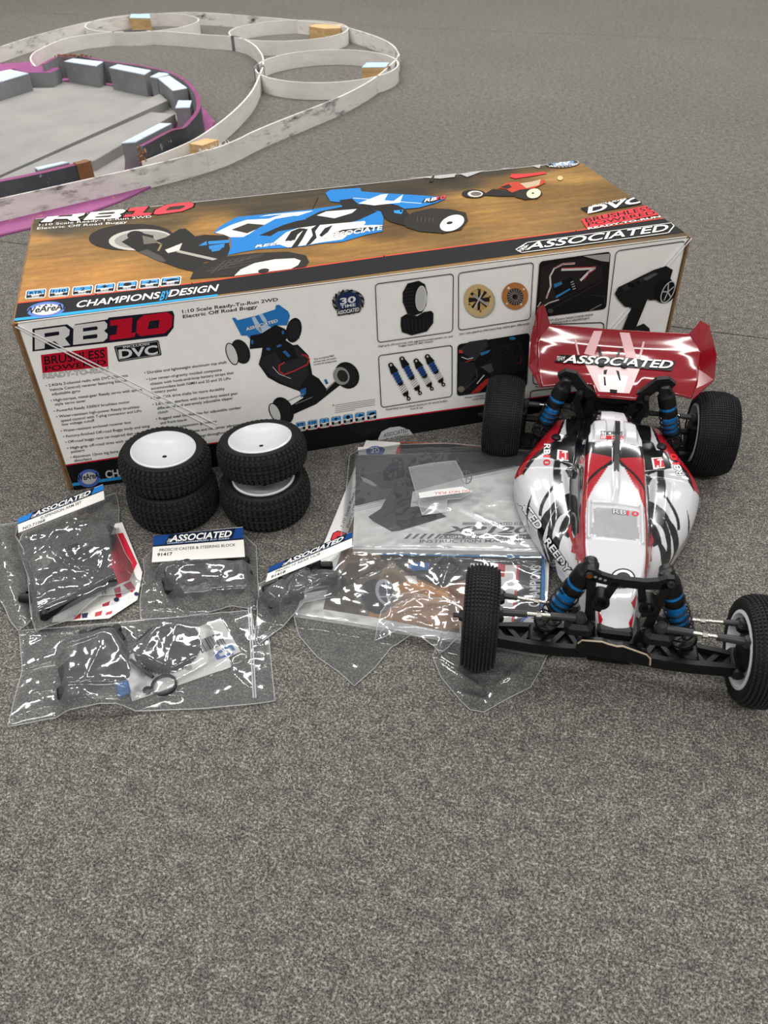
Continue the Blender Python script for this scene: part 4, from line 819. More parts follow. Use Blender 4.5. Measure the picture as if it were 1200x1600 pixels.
# front shock tower: an H-shaped plate with two open bores
def plate(name, polys, v0, v1, mt, lean=0.0, bolts=(), parent=None):
    m = MB()
    for pl_ in polys: m.prism(pl_, (0, 0, 0), (1, 0, 0), (0, lean, 1), v0, v1)
    o = m.build(name, mt, parent or bug)
    return o
def arc_band(pts, w): # thick polyline outline in plane
    P_ = [Vector(p) for p in pts]; L = []; R = []
    for i in range(len(P_)):
        d = (P_[min(i + 1, len(P_) - 1)] - P_[max(i - 1, 0)]).normalized(); q = Vector((-d.y, d.x)) * (w[i] if isinstance(w, (list, tuple)) else w); L.append(tuple(P_[i] + q)); R.append(tuple(P_[i] - q))
    return L + R[::-1]
ft = [arc_band([(-.0305, .1040), (-.0265, .1025), (-.0205, .0995), (-.011, .0975), (.011, .0975), (.0205, .0995), (.0265, .1025), (.0305, .1040)], [.0035, .0048, .0042, .0038, .0038, .0042, .0048, .0035])]
for s in (-1, 1):
    ft += [arc_band([(s * .0255, .102), (s * .0240, .085), (s * .0215, .065), (s * .0185, .034)], [.0032, .0032, .0036, .0052]), arc_band([(s * .0085, .0975), (s * .0125, .082), (s * .0175, .067)], [.0028, .0026, .003])]
fto = plate('front_shock_tower', ft, -.0005, .0035, M_BLK2)   # plate faces -Y
for s in (-1, 1):
    MB().lathe([(.0042, -.007), (.0066, -.007), (.0068, .004), (.0042, .004)], (s * .0165, 0, .0785), (0, 1, 0), 20, True).build('bore_sleeve', M_BLK2, fto, 40)
    for bu, bw, r in ((.0275, .1028, .0026), (.0185, .0545, .0024), (.0190, .0370, .0024)):
        MB().lathe([(0, -.0045), (.0011, -.0045), (.0012, -.0052), (r, -.0054), (r, -.003), (0, -.003)], (s * bu, 0, bw), (0, 1, 0), 12).build('bolt', M_GUN, fto, 40)
MB().lathe([(0, -.0056), (.0019, -.0056), (.0019, -.005)], (-.0275, 0, .1028), (0, 1, 0), 8).build('copper_screw_face', mat('#b0602a', .35, .9), fto)
for i in range(3): MB().lathe([(0, -.0038), (.0012, -.0038)], (-.0232 + i * .0035, 0, .1010 - i * .0010), (0, 1, 0), 8).build('adjustment_hole', mat('#8f8f8f', .5), fto)
# bulkhead block, bumper
m = MB(); m.box((0, .012, .028), (.040, .03, .022), bev=.003); m.box((0, .004, .038), (.026, .012, .014), bev=.002); m.build('front_bulkhead', M_BLK2, bug)
bmp = [(-.0270, .0400), (-.0245, .0440), (-.0100, .0450), (-.0060, .0435), (.0010, .0420), (.0050, .0430), (.0110, .0410), (.0230, .0370), (.0265, .0330), (.0275, .0260), (.0240, .0245), (-.0240, .0285), (-.0275, .0320)]
bo = plate('front_bumper', [bmp], .0085, .0125, M_BLK, 0.0)
MB().tube([(p[0], -.0126, p[1]) for p in bmp[:10]], .0007, 6).build('worn_edge', mat('#b3a48c', .6), bo)
# front arms with open trusses, knuckles, links
for s in (-1, 1):
    m = MB(); zc = .0255
    m.prism([(s * .020, -.0085), (s * .040, -.0105), (s * .060, -.0105), (s * .094, -.0085), (s * .094, -.0035), (s * .060, -.0060), (s * .040, -.0060), (s * .020, -.0040)], (0, 0, 0), (1, 0, 0), (0, 1, 0), zc - .0055, zc + .0045)
    m.prism([(s * .020, .018), (s * .060, .0135), (s * .092, .0085), (s * .092, .0045), (s * .060, .0090), (s * .020, .0135)], (0, 0, 0), (1, 0, 0), (0, 1, 0), zc - .005, zc + .003)
    for a, b in ((.024, .034), (.034, .046), (.046, .058), (.058, .068), (.068, .080), (.080, .090)):
        k = int(a * 1000) % 4 < 2
        p0, p1 = (s * a, -.005 if k else .0145 - (a - .02) * .09), (s * b, .0145 - (b - .02) * .09 if k else -.005)
        d = (Vector(p1) - Vector(p0)).normalized() * .0018; q = Vector((-d.y, d.x))
        m.prism([tuple(Vector(p0) + q), tuple(Vector(p0) - q), tuple(Vector(p1) - q), tuple(Vector(p1) + q)], (0, 0, 0), (1, 0, 0), (0, 1, 0), zc - .004, zc + .001)
    m.prism([(s * .022, -.006), (s * .090, -.006), (s * .090, .006), (s * .022, .014)], (0, 0, 0), (1, 0, 0), (0, 1, 0), zc - .005, zc - .0035)
    m.cyl((s * .090, -.012, zc), (s * .090, .012, zc), .0045, n=14); m.cyl((s * .022, -.010, zc), (s * .022, .02, zc), .0042, n=14)
    m.box((s * .0575, .004, zc + .001), (.011, .016, .007), bev=.0015)
    m.build('front_arm', M_BLK2, bug)
    m = MB(); m.box((s * .0925, .0, .041), (.009, .017, .034), bev=.002); m.box((s * .089, -.010, .058), (.012, .012, .009), bev=.002); m.box((s * .0885, .008, .058), (.010, .012, .008), bev=.002); m.cyl((s * .088, 0, .041), (s * .104, 0, .041), .0062, n=16); m.build('steering_knuckle', M_BLK2, bug)
    # servo-rack end block
    m = MB(); m.box((s * .0285, -.008, .053), (.020, .013, .012), bev=.003); m.build('bellcrank', M_BLK2, bug)
    def link_rod(name, A, B, rb, rod=.0016, frac=.36):
        A, d, L = along(A, B); g = lambda k: A + d * (L * k)
        r = MB().cyl(g(.02), g(.98), rod, n=10).build(name, M_STEEL, bug, 60)
        for e, k0, k1 in ((g(0), 0, frac), (g(1), 1, 1 - frac)):
            o = MB(); o.tube([g(k0), g(k1)], [rb, rb * .8], 12); o.lathe([(0, -.0042), (.0034, -.0038), (.0050, 0), (.0034, .0038), (0, .0042)], e, (0, 0, 1), 14); o.build('rod_end', M_GUN, r, 50)
        MB().cyl(g(.47), g(.53), rod * 1.7, n=6).build('adjuster_hex', M_STEEL, r); return r
    link_rod('steering_turnbuckle', (s * .0285, -.0095, .0640), (s * .0880, -.0115, .0625), .0033)
    MB().cyl((s * .0285, -.0095, .055), (s * .0285, -.0095, .0645), .0026, n=12).build('ball_stud', M_STEEL, bug)
    link_rod('camber_link', (s * .0320, .0085, .0560), (s * .0885, .0085, .0595), .0026, .0013, .25)
    # rear
    m = MB(); zc = .026
    m.prism([(s * .022, .246), (s * .084, .262), (s * .084, .2745), (s * .022, .2745)], (0, 0, 0), (1, 0, 0), (0, 1, 0), zc - .0045, zc + .003); m.box((s * .084, .2795, .038), (.010, .016, .032), bev=.002); m.cyl((s * .026, .281, .042), (s * .085, .281, .042), .0032, n=12); m.cyl((s * .024, .281, .042), (s * .034, .281, .042), .0068, n=14); m.build('rear_arm', M_BLK2, bug)
    link_rod('rear_camber_link', (s * .034, .272, .066), (s * .0815, .276, .0625), .0030, .0015, .30)
# rear gearbox and tower
m = MB(); m.box((0, .285, .040), (.046, .042, .048), bev=.006); m.box((0, .302, .052), (.036, .03, .036), bev=.006); m.cyl((-.028, .305, .045), (.034, .305, .045), .019, n=24); m.build('gearbox', M_BLK2, bug)
rt = [arc_band([(-.0530, .1010), (-.0465, .1045), (-.0400, .1035), (-.0290, .0905), (-.0200, .0845), (0, .0830), (.0200, .0845), (.0290, .0905), (.0400, .1035), (.0465, .1045), (.0530, .1010)], [.0035, .0048, .0050, .0048, .0050, .0052, .0050, .0048, .0050, .0048, .0035])]
for s in (-1, 1): rt += [arc_band([(s * .0290, .0890), (s * .0330, .0760), (s * .0260, .0580)], [.0034, .0028, .004]), arc_band([(s * .0200, .083), (s * .0180, .058)], [.0030, .004])]
rto = plate('rear_shock_tower', rt, -.2705, -.2645, M_BLK2)
for s in (-1, 1):
    for bu, bw in ((.0450, .1010), (.0310, .088)): MB().lathe([(0, -.0035), (.0024, -.0032), (.0026, -.001), (0, -.001)], (s * bu, .2645, bw), (0, 1, 0), 12).build('bolt', M_GUN, rto, 40)

# ---------------------------------------------------------------- painted shell
STN = [0.0, .012, .03, .055, .08, .115, .15, .18, .195, .203, .235, .252, .264]
SEC = [
 [(0, .0440), (.0085, .0430), (.0115, .0400), (.0122, .0370), (.0126, .0340), (.0130, .0310), (.0132, .0280), (.0132, .0250)],
 [(0, .0490), (.0105, .0480), (.0138, .0450), (.0145, .0410), (.0150, .0370), (.0155, .0330), (.0160, .0280), (.0160, .0230)],
 [(0, .0545), (.0130, .0535), (.0165, .0490), (.0180, .0430), (.0190, .0380), (.0200, .0320), (.0210, .0260), (.0210, .0200)],
 [(0, .0590), (.0195, .0580), (.0235, .0515), (.0252, .0430), (.0265, .0370), (.0277, .0310), (.0285, .0230), (.0285, .0160)],
 [(0, .0625), (.0225, .0615), (.0272, .0535), (.0308, .0430), (.0338, .0375), (.0362, .0320), (.0380, .0230), (.0380, .0140)],
 [(0, .0690), (.0243, .0672), (.0292, .0560), (.0340, .0430), (.0425, .0395), (.0505, .0345), (.0565, .0235), (.0565, .0120)],
 [(0, .0800), (.0238, .0768), (.0290, .0620), (.0348, .0440), (.0510, .0430), (.0650, .0385), (.0735, .0250), (.0730, .0110)],
 [(0, .0865), (.0235, .0822), (.0285, .0660), (.0348, .0450), (.0570, .0455), (.0730, .0410), (.0825, .0270), (.0820, .0110)],
 [(0, .0880), (.0235, .0835), (.0275, .0670), (.0330, .0455), (.0580, .0450), (.0755, .0405), (.0850, .0275), (.0845, .0110)],
 [(0, .0885), (.0215, .0845), (.0265, .0680), (.0325, .0480), (.0570, .0505), (.0735, .0465), (.0835, .0290), (.0830, .0120)],
 [(0, .0840), (.0165, .0815), (.0225, .0690), (.0300, .0530), (.0480, .0540), (.0610, .0495), (.0700, .0340), (.0700, .0170)],
 [(0, .0780), (.0150, .0765), (.0200, .0680), (.0280, .0555), (.0430, .0555), (.0540, .0510), (.0610, .0370), (.0610, .0210)],
 [(0, .0720), (.0140, .0710), (.0190, .0660), (.0265, .0570), (.0400, .0560), (.0500, .0520), (.0560, .0400), (.0560, .0250)]]
def pchip(x, y, xq):
    """monotone cubic, columns of y"""
    x = np.asarray(x, float); y = np.asarray(y, float); h = np.diff(x)[:, None]; dl = np.diff(y, axis=0) / h; m = np.zeros_like(y)
    a, b = dl[:-1], dl[1:]; ok = a * b > 0; with_ = np.where(ok, 2 * a * b / np.where(ok, a + b, 1), 0); m[1:-1] = with_; m[0] = dl[0]; m[-1] = dl[-1]
    k = np.clip(np.searchsorted(x, xq) - 1, 0, len(x) - 2); t = ((xq - x[k]) / (x[k + 1] - x[k]))[:, None]; hh = h[k]
    return (2 * t ** 3 - 3 * t ** 2 + 1) * y[k] + (t ** 3 - 2 * t ** 2 + t) * hh * m[k] + (-2 * t ** 3 + 3 * t ** 2) * y[k + 1] + (t ** 3 - t ** 2) * hh * m[k + 1]
NI, NJ = 440, 170
vq = np.linspace(0, .264, NI); S = np.array(SEC).reshape(len(STN), 16); SQ = pchip(STN, S, vq).reshape(NI, 8, 2)
tj = np.linspace(0, 7, NJ); half = np.zeros((NI, NJ, 2))
for i in range(NI): half[i] = pchip(np.arange(8), SQ[i], tj)
U_ = half[:, :, 0]; W_ = half[:, :, 1].copy(); Vv = vq[:, None] + 0 * U_
def sm(x, a, b): t_ = np.clip((x - a) / (b - a), 0, 1); return t_ * t_ * (3 - 2 * t_)
# pressed details: windscreen recess and frame, centre fin ridge, roof scoops, pod crease
wr = sm(U_, .0212, .0198) * sm(Vv, .082, .0835) * sm(Vv, .1205, .119); W_ -= .0016 * wr
fr_ = sm(U_, .0232, .0222) * sm(U_, .0192, .0202) * sm(Vv, .080, .082) * sm(Vv, .123, .121); W_ += .0022 * fr_
W_ += .0016 * sm(U_, .0035, .0015) * sm(Vv, .118, .135) * sm(Vv, .19, .16)
W_ += .0028 * sm(np.abs(U_ - .0135), .0065, .0045) * sm(Vv, .186, .194) * sm(Vv, .226, .214)
W_ += .0020 * sm(np.abs(U_ - (.040 + (Vv - .12) * .1)), .010, .004) * sm(Vv, .11, .13) * sm(Vv, .196, .19)
W_ -= .0012 * sm(np.abs(U_ - .0265), .003, .001) * sm(Vv, .08, .1) * sm(Vv, .2, .18)
# full grid, left mirrored
UU = np.concatenate([-U_[:, :0:-1], U_], 1); WW = np.concatenate([W_[:, :0:-1], W_], 1); NC = UU.shape[1]
VV = np.stack([UU, np.repeat(vq[:, None], NC, 1), WW], -1).reshape(-1, 3)
idx = np.arange(NI * NC).reshape(NI, NC); FF = np.stack([idx[:-1, :-1], idx[:-1, 1:], idx[1:, 1:], idx[1:, :-1]], -1).reshape(-1, 4)
bvh = BVHTree.FromPolygons([tuple(p) for p in VV], [tuple(int(x) for x in f) for f in FF], all_triangles=False)
def hit(px, py):
    d = bray(px, py); h = bvh.ray_cast(CAML, d)
    if h[0] is None:
        best = None
        for k in np.linspace(.45, .9, 46):
            q = bvh.find_nearest(CAML + d * k)
            if best is None or q[3] < best[3]: best = q
        h = best
    return h
def cell(px, py):
    h = hit(px, py); f = h[2]; i, j = divmod(f, NC - 1); return (j + .5, i + .5)
paint = np.zeros((NI, NC, 3)); paint[:] = lin('#c0c0c3')[:3]
JJ, II = np.meshgrid(np.arange(NC), np.arange(NI))
def inside(poly):
    c = np.zeros(JJ.shape, bool); n = len(poly)
    for k in range(n):
        (x1, y1), (x2, y2) = poly[k], poly[(k + 1) % n]
        if y1 == y2: continue
        cr = ((y1 > II) != (y2 > II)) & (JJ < (x2 - x1) * (II - y1) / (y2 - y1) + x1); c ^= cr
    return c
P_RED, P_BLK, P_WHT, P_GRY = '#9c1420', '#0e0e10', '#c0c0c3', '#26262a'
def area(pts, col, mirror=True, s=310 / 1200, ox=800, oy=560):
    poly = [cell(ox + x * s, oy + y * s) for x, y in pts]
    k = inside(poly)
    if mirror: k = k | inside([(NC - 1 - x, y) for x, y in poly])
    paint[k] = lin(col)[:3]
def area_uv(pts, col):
    """outline in shell coordinates: (x across, y along), both sides"""
    def uvc(u, v): 
        i = v / .264 * (NI - 1); r = int(min(max(round(i), 0), NI - 1)); j = np.interp(u, np.maximum.accumulate(U_[r] + np.arange(NJ) * 1e-9), np.arange(NJ)); return (NJ - 1 + j, i)
    poly = [uvc(*p) for p in pts]; paint[inside(poly) | inside([(NC - 1 - x, y) for x, y in poly])] = lin(col)[:3]
def pod(pts, col, w=.043, s=310 / 1200, ox=800, oy=560):
    """traced on the pod's upper surface, both sides"""
    out = []
    for x, y in pts:
        d = bray(ox + x * s, oy + y * s); q = CAML + d * ((w - CAML.z) / d.z); out.append((abs(q.x), q.y))
    area_uv(out, col)
def area_tv(pts, col):
    """outline by position round the section (0 ridge .. 7 sill) and along the shell, both sides"""
    poly = [(NJ - 1 + t_ / 7 * (NJ - 1), v / .264 * (NI - 1)) for t_, v in pts]; paint[inside(poly) | inside([(NC - 1 - x, y) for x, y in poly])] = lin(col)[:3]
# rear and roof
area_tv([(.62, .222), (1.0, .2185), (2.0, .216), (2.9, .208), (3.0, .196), (4.0, .205), (4.35, .27), (.62, .27)], P_BLK)
area_tv([(-.01, .246), (.7, .246), (.7, .27), (-.01, .27)], P_BLK)
pod([(338, 305), (300, 400), (258, 530), (200, 572), (130, 602), (76, 660), (30, 650), (50, 560), (130, 470), (240, 380), (310, 300)], P_RED, .047)
pod([(310, 395), (262, 528), (150, 582), (70, 650), (74, 668), (150, 612), (240, 566), (275, 522), (312, 440)], P_BLK, .047)
pod([(335, 300), (520, 280), (460, 500), (445, 560), (440, 640), (430, 735), (345, 705), (322, 665), (352, 632), (330, 560), (325, 515), (345, 480), (300, 485), (318, 395)], P_BLK, .048)
pod([(316, 385), (272, 524), (294, 526), (308, 492), (324, 484)], P_WHT, .049)
# tiger stripes on the pods
pod([(262, 632), (352, 626), (322, 662), (300, 642), (290, 655), (302, 772), (184, 926), (166, 912), (252, 782), (248, 655)], P_BLK)
pod([(420, 770), (412, 838), (300, 888), (226, 962), (200, 1012), (212, 1100), (245, 1195), (215, 1160), (180, 1062), (166, 962), (226, 900), (318, 838), (372, 790)], P_BLK)
pod([(400, 855), (372, 900), (294, 954), (250, 1022), (264, 1090), (282, 1160), (240, 1110), (222, 1012), (250, 930), (318, 876)], P_BLK)
pod([(425, 890), (402, 1000), (344, 1080), (314, 1052), (292, 1102), (286, 1150), (246, 1094), (286, 1032), (346, 932)], P_BLK)
pod([(126, 798), (96, 858), (114, 928), (110, 868)], P_BLK)
# cabin side windows, red pillars and bonnet flashes
area_tv([(1.35, .205), (2.95, .212), (3.05, .17), (2.9, .13), (2.7, .105), (2.2, .088), (1.75, .10), (1.55, .13), (1.3, .16)], P_BLK)
area_tv([(.02, .1645), (.35, .1700), (.8, .1740), (1.35, .1760), (1.38, .15), (1.62, .122), (1.85, .098), (2.3, .084), (2.75, .101), (2.9, .118), (3.3, .112), (2.9, .092), (3.3, .086), (2.6, .078), (2.8, .066), (1.9, .071), (1.4, .075), (1.05, .098), (.92, .120), (.62, .136), (.20, .160)], P_RED)
area_tv([(-.01, .1900), (.25, .1860), (.75, .1870), (1.38, .1900), (1.38, .1735), (.8, .1725), (.35, .1690), (.0, .1650)], P_BLK)
area_tv([(.0, .1690), (.15, .1640), (.45, .1560), (1.0, .1400), (1.3, .132), (1.3, .128), (.95, .137), (.42, .1535), (.0, .1620)], P_BLK)
# white screen surround and silver screen
area_tv([(-.01, .164), (.12, .160), (.50, .137), (.86, .121), (1.0, .098), (1.25, .074), (1.6, .05), (-.01, .05)], P_WHT)
scr = ((np.abs(UU) < .0175 + .002 * sm(np.repeat(vq[:, None], NC, 1), .11, .085)) & (vq[:, None] > .0855) & (vq[:, None] < .1165)).astype(float)[:, :, None]
scr[(np.abs(UU) > .0155) & ((vq[:, None] > .1145) | (vq[:, None] < .0875))] = 0
area_tv([(1.02, .100), (1.12, .085), (1.3, .070), (1.5, .056), (2.1, .052), (2.5, .060), (2.2, .066), (2.9, .074), (2.5, .080), (3.1, .090), (2.6, .097), (1.9, .096)], P_RED)
# flashes on the nose
area_tv([(.85, .024), (1.5, .034), (1.7, .020), (1.1, .021)], P_RED); area_tv([(.9, .008), (1.5, .018), (1.7, .004), (1.15, .006)], P_RED)
me = bpy.data.meshes.new('body_shell'); me.from_pydata([tuple(p) for p in VV], [], [tuple(int(x) for x in f) for f in FF])
def shell_material():
    k = NT('glossy_painted_lexan'); a = k.n('ShaderNodeAttribute'); a.attribute_name = 'paint'; b = k.n('ShaderNodeAttribute'); b.attribute_name = 'silver'
    k.base(k.mix(b.outputs['Fac'], a.outputs[0], '#c4c4c6')); k.set(Roughness=.16, Coat_Weight=.6, Coat_Roughness=.04)
    mt_ = k.n('ShaderNodeMath', operation='MULTIPLY'); mt_.inputs[1].default_value = .65; k.l(b.outputs['Fac'], mt_.inputs[0]); k.l(mt_.outputs[0], k.b.inputs['Metallic']); n = k.noise(k.coords((1, .35, 1)), 70, 2); mm = k.n('ShaderNodeMath', operation='MULTIPLY'); k.l(n, mm.inputs[0]); k.l(b.outputs['Fac'], mm.inputs[1]); k.bump(mm.outputs[0], .5, .002); return k.m
me.materials.append(shell_material()); me.polygons.foreach_set('use_smooth', [True] * len(me.polygons))
ca = me.color_attributes.new('paint', 'FLOAT_COLOR', 'POINT'); ca.data.foreach_set('color', np.concatenate([paint, np.ones((NI, NC, 1))], -1).astype(np.float32).ravel())
cs = me.attributes.new('silver', 'FLOAT', 'POINT'); cs.data.foreach_set('value', scr.astype(np.float32).ravel())
me.update(); shell = link('body_shell', me, bug); tag(shell, 'glossy white shell with red flashes and black tiger stripes')
# raised fin, body clip posts
MB().prism([(.150, .0815), (.168, .087), (.186, .0950), (.200, .0985), (.2035, .0980), (.2035, .087), (.18, .085)], (0, 0, 0), (0, 1, 0), (0, 0, 1), -.0022, .0022).build('roof_fin', mat(P_BLK, .2, 0, .5, .5), shell)
for s in (-1, 1):
    h = bvh.ray_cast(Vector((s * .049, .233, .2)), Vector((0, 0, -1))); z = h[0].z
    MB().lathe([(0, .003), (.003, .003), (.0045, .0015), (.0045, -.002), (0, -.002)], (s * .049, .233, z), (0, 0, 1), 14).build('body_post', M_BLK, shell, 40)
# lettering on the shell
class Skin:
    def __init__(s): s.v = []; s.f = []; s.mi = []; s.cols = []; s.z = .00022
    def _put(s, pts, faces, col):
        o = len(s.v)
        for x, y in pts:
            h = hit(x, y); n = h[1] if h[1].dot(Vector((0, 0, 1))) > -.2 else -h[1]
            d = (CAML - h[0]).normalized()
            if n.dot(d) < 0: n = -n
            s.v.append(tuple(h[0] + n * s.z))
        if col not in s.cols: s.cols.append(col)
        for f in faces: s.f.append(tuple(i + o for i in f)); s.mi.append(s.cols.index(col))
        s.z += .00003
    def quad(s, q, col, n=6):
        q = [Vector(p) for p in q]; pts = []
        for a in range(n + 1):
            for b in range(n + 1): t_ = (q[0] * (1 - b / n) + q[1] * (b / n)) * (1 - a / n) + (q[3] * (1 - b / n) + q[2] * (b / n)) * (a / n); pts.append(tuple(t_))
        s._put(pts, [(a * (n + 1) + b, a * (n + 1) + b + 1, (a + 1) * (n + 1) + b + 1, (a + 1) * (n + 1) + b) for a in range(n) for b in range(n)], col)
    def text(s, txt, bl, br, up, col, bold=0.0):
        v, f = letters(txt, bold); v0, _ = letters(txt); x0, x1 = v0[:, 0].min(), v0[:, 0].max(); A, B, T = Vector(bl), Vector(br), Vector(up); ex = (B - A) / (x1 - x0); ey = (T - A) / CAPH
        s._put([tuple(A + ex * (p[0] - x0) + ey * p[1]) for p in v], f, col)
    def build(s, name):
        me = bpy.data.meshes.new(name); me.from_pydata(s.v, [], s.f)
        for c in s.cols: me.materials.append(mat(c, .35, 0, .2))
        me.polygons.foreach_set('material_index', s.mi); me.update(); return link(name, me, shell)
g8 = lambda x, y: (800 + x * .25833, 560 + y * .25833)
sk = Skin(); sk.text('RB', g8(195, 518), g8(192, 580), g8(232, 520), P_BLK, .06); sk.text('RB', g8(195, 518), g8(192, 580), g8(232, 520), '#e8e8e8', .015); sk.text('10', g8(191, 588), g8(190, 646), g8(230, 588), '#d0222e', .03); sk.build('model_lettering'); sk = Skin()
sk.text('RB', g8(1040, 708), g8(1015, 645), g8(998, 706), P_BLK, .06); sk.text('RB', g8(1040, 708), g8(1015, 645), g8(998, 706), '#e8e8e8', .015); sk.text('10', g8(1012, 640), g8(992, 580), g8(972, 640), '#d0222e', .03); sk.build('model_lettering')
for q in ([(275, 552), (336, 560), (342, 622), (270, 612)], [(842, 602), (905, 598), (925, 662), (855, 672)]):
    sk = Skin(); sk.quad([g8(*p) for p in q], '#e4e4e4', 4); c = Vector((sum(p[0] for p in q) / 4, sum(p[1] for p in q) / 4)); sk.quad([g8(*(Vector(p) * .82 + c * .18 + Vector((6, 0)))) for p in q], '#c81f2c', 4)
    sk.text('J', g8(c.x - 14, c.y + 22), g8(c.x + 4, c.y + 22), g8(c.x - 12, c.y - 20), '#f0f0f0', .03); sk.text('T', g8(c.x + 4, c.y + 22), g8(c.x + 30, c.y + 20), g8(c.x + 4, c.y - 22), '#f0f0f0', .03); sk.build('tyre_maker_sticker')
sk = Skin(); sk.text('RB', g8(612, 938), g8(690, 946), g8(612, 912), P_BLK, .06); sk.text('RB', g8(612, 938), g8(690, 946), g8(612, 912), '#b9b9bc', .02); sk.text('10', g8(695, 948), g8(765, 955), g8(697, 922), '#c8323c', .02); sk.build('screen_lettering'); sk = Skin()
sk.quad([g8(535, 468), g8(675, 470), g8(672, 492), g8(535, 488)], '#c8232e', 4); sk.text('STICKERS', g8(535, 462), g8(668, 466), g8(535, 440), '#1a1a1c', .02); sk.text('Brushless', g8(540, 486), g8(668, 490), g8(540, 472), '#f0f0f0', .01); sk.build('roof_sticker')
sk = Skin(); sk.text('ATED', g8(40, 880), g8(150, 1035), g8(78, 858), P_BLK, .09); sk.text('ATED', g8(40, 880), g8(150, 1035), g8(78, 858), '#dcdcdc', .03); sk.build('side_lettering')
sk = Skin(); sk.text('REEDY', g8(195, 1110), g8(330, 1300), g8(225, 1085), P_BLK, .09); sk.text('REEDY', g8(195, 1110), g8(330, 1300), g8(225, 1085), '#dcdcdc', .02); sk.build('pod_lettering')
# badge on the bonnet
gb = lambda x, y: (860 + x * .28333, 840 + y * .28333)
sk = Skin()
for r, c in ((1.0, '#2a2a2e'), (.86, '#e6e6e6'), (.62, '#30333c')):
    pts = [gb(400 + 70 * r * math.cos(a * PI / 10), 225 + 55 * r * math.sin(a * PI / 10)) for a in range(20)] + [gb(400, 225)]
    sk._put(pts, [(a, (a + 1) % 20, 20) for a in range(20)], c)
sk.text('ASSOCIATED', gb(335, 285), gb(470, 275), gb(335, 262), '#2a2a2e', .03); sk.build('bonnet_badge')

# ---------------------------------------------------------------- wing
M_WING = mat('#7a0e19', .12, 0, .5, .5, name='glossy_red_lexan')
WROW = [(0.0705, 0.272, 0.0925, 0.0855), (0.0735, 0.281, 0.0985, 0.09), (0.076, 0.29, 0.1015, 0.0945), (0.0775, 0.303, 0.1035, 0.1), (0.079, 0.316, 0.1052, 0.107), (0.0788, 0.321, 0.1065, 0.11), (0.077, 0.328, 0.11, 0.113), (0.0735, 0.3345, 0.1135, 0.1155), (0.07, 0.3385, 0.116, 0.1172), (0.068, 0.3405, 0.1176, 0.1185)]
WX = .003; nu = 72
WR_ = np.array(WROW); wr_t = np.linspace(0, len(WROW) - 1, 37); WRQ = pchip(np.arange(len(WROW)), WR_, wr_t)
def wing_mesh():
    V = []; F = []; n = len(WRQ)
    for i in range(nu + 1):
        s_ = -1 + 2 * i / nu
        for k, (hw, v, wc, we) in enumerate(WRQ):
            f = k / (n - 1); u = s_ * hw; e = abs(s_) ** 2.2; w = wc * (1 - e) + we * e
            c = float(sm(np.array(abs(u)), .024, .0175)) * max(0, 1 - f * 3.2)
            V.append((WX + u, v - c * .013, w - c * .0055))
    for i in range(nu):
        for k in range(n - 1): F.append((i * n + k, (i + 1) * n + k, (i + 1) * n + k + 1, i * n + k + 1))
    me = bpy.data.meshes.new('wing'); me.from_pydata(V, [], F); me.materials.append(M_WING); me.polygons.foreach_set('use_smooth', [True] * len(F)); me.update(); return me, V, F
wm, WV, WFc = wing_mesh(); wing = link('wing', wm, bug); tag(wing, 'glossy dark red rear wing with pale lightning stripes and team lettering')
sd_ = wing.modifiers.new('thickness', 'SOLIDIFY'); sd_.thickness = .0009; sd_.offset = -1
for s in (-1, 1):
    pr = [(0.068, 0.3405, 0.1185), (0.0745, 0.345, 0.1265), (0.077, 0.349, 0.129), (0.085, 0.342, 0.128), (0.0895, 0.304, 0.117), (0.0885, 0.284, 0.101), (0.071, 0.2715, 0.085), (0.0745, 0.283, 0.0905), (0.0778, 0.303, 0.1), (0.079, 0.321, 0.1102), (0.0735, 0.3345, 0.1155)]
    V = [(WX + s * (u if s > 0 else u - .0035 * (u > .08)), v, w + (.007 if s < 0 and v > .341 else 0)) for u, v, w in pr]; hubs = [(9, 10, 0), (9, 0, 1), (9, 1, 2), (9, 2, 3), (9, 3, 4), (8, 9, 4), (8, 4, 5), (7, 8, 5), (7, 5, 6)]
    m = MB(); m.add(V, [h if s < 0 else h[::-1] for h in hubs]); o = m.build('endplate', M_WING, wing); md = o.modifiers.new('thickness', 'SOLIDIFY'); md.thickness = .0010
wb = BVHTree.FromPolygons(WV, WFc)
class WSkin(Skin):
    def _put(s, pts, faces, col):
        o = len(s.v)
        for x, y in pts:
            d = bray(x, y); h = wb.ray_cast(CAML, d)
            if h[0] is None:
                best = None
                for k in np.linspace(.7, 1.0, 31):
                    q = wb.find_nearest(CAML + d * k)
                    if best is None or q[3] < best[3]: best = q
                h = best
            n = h[1]
            if n.dot(CAML - h[0]) < 0: n = -n
            s.v.append(tuple(h[0] + n * s.z))
        if col not in s.cols: s.cols.append(col)
        for f in faces: s.f.append(tuple(i + o for i in f)); s.mi.append(s.cols.index(col))
        s.z += .00003
    def build(s, name):
        o = Skin.build(s, name); o.parent = wing; return o
g6 = lambda x, y: (740 + x * .38333, 480 + y * .38333)
wsk = WSkin(); WPK = '#c9a2a4'
for q in ([(490, 97), (525, 97), (490, 200), (450, 190)], [(595, 103), (635, 105), (665, 210), (620, 205)], [(410, 130), (418, 130), (432, 195), (424, 195)], [(690, 140), (698, 142), (682, 205), (672, 205)]): wsk.quad([g6(*p) for p in q], WPK, 8)
wsk.quad([g6(455, 235), g6(680, 245), g6(635, 352), g6(510, 345)], '#d6bcbd', 12)
wsk.quad([g6(505, 275), g6(630, 280), g6(612, 350), g6(518, 345)], '#e2d6d5', 8)
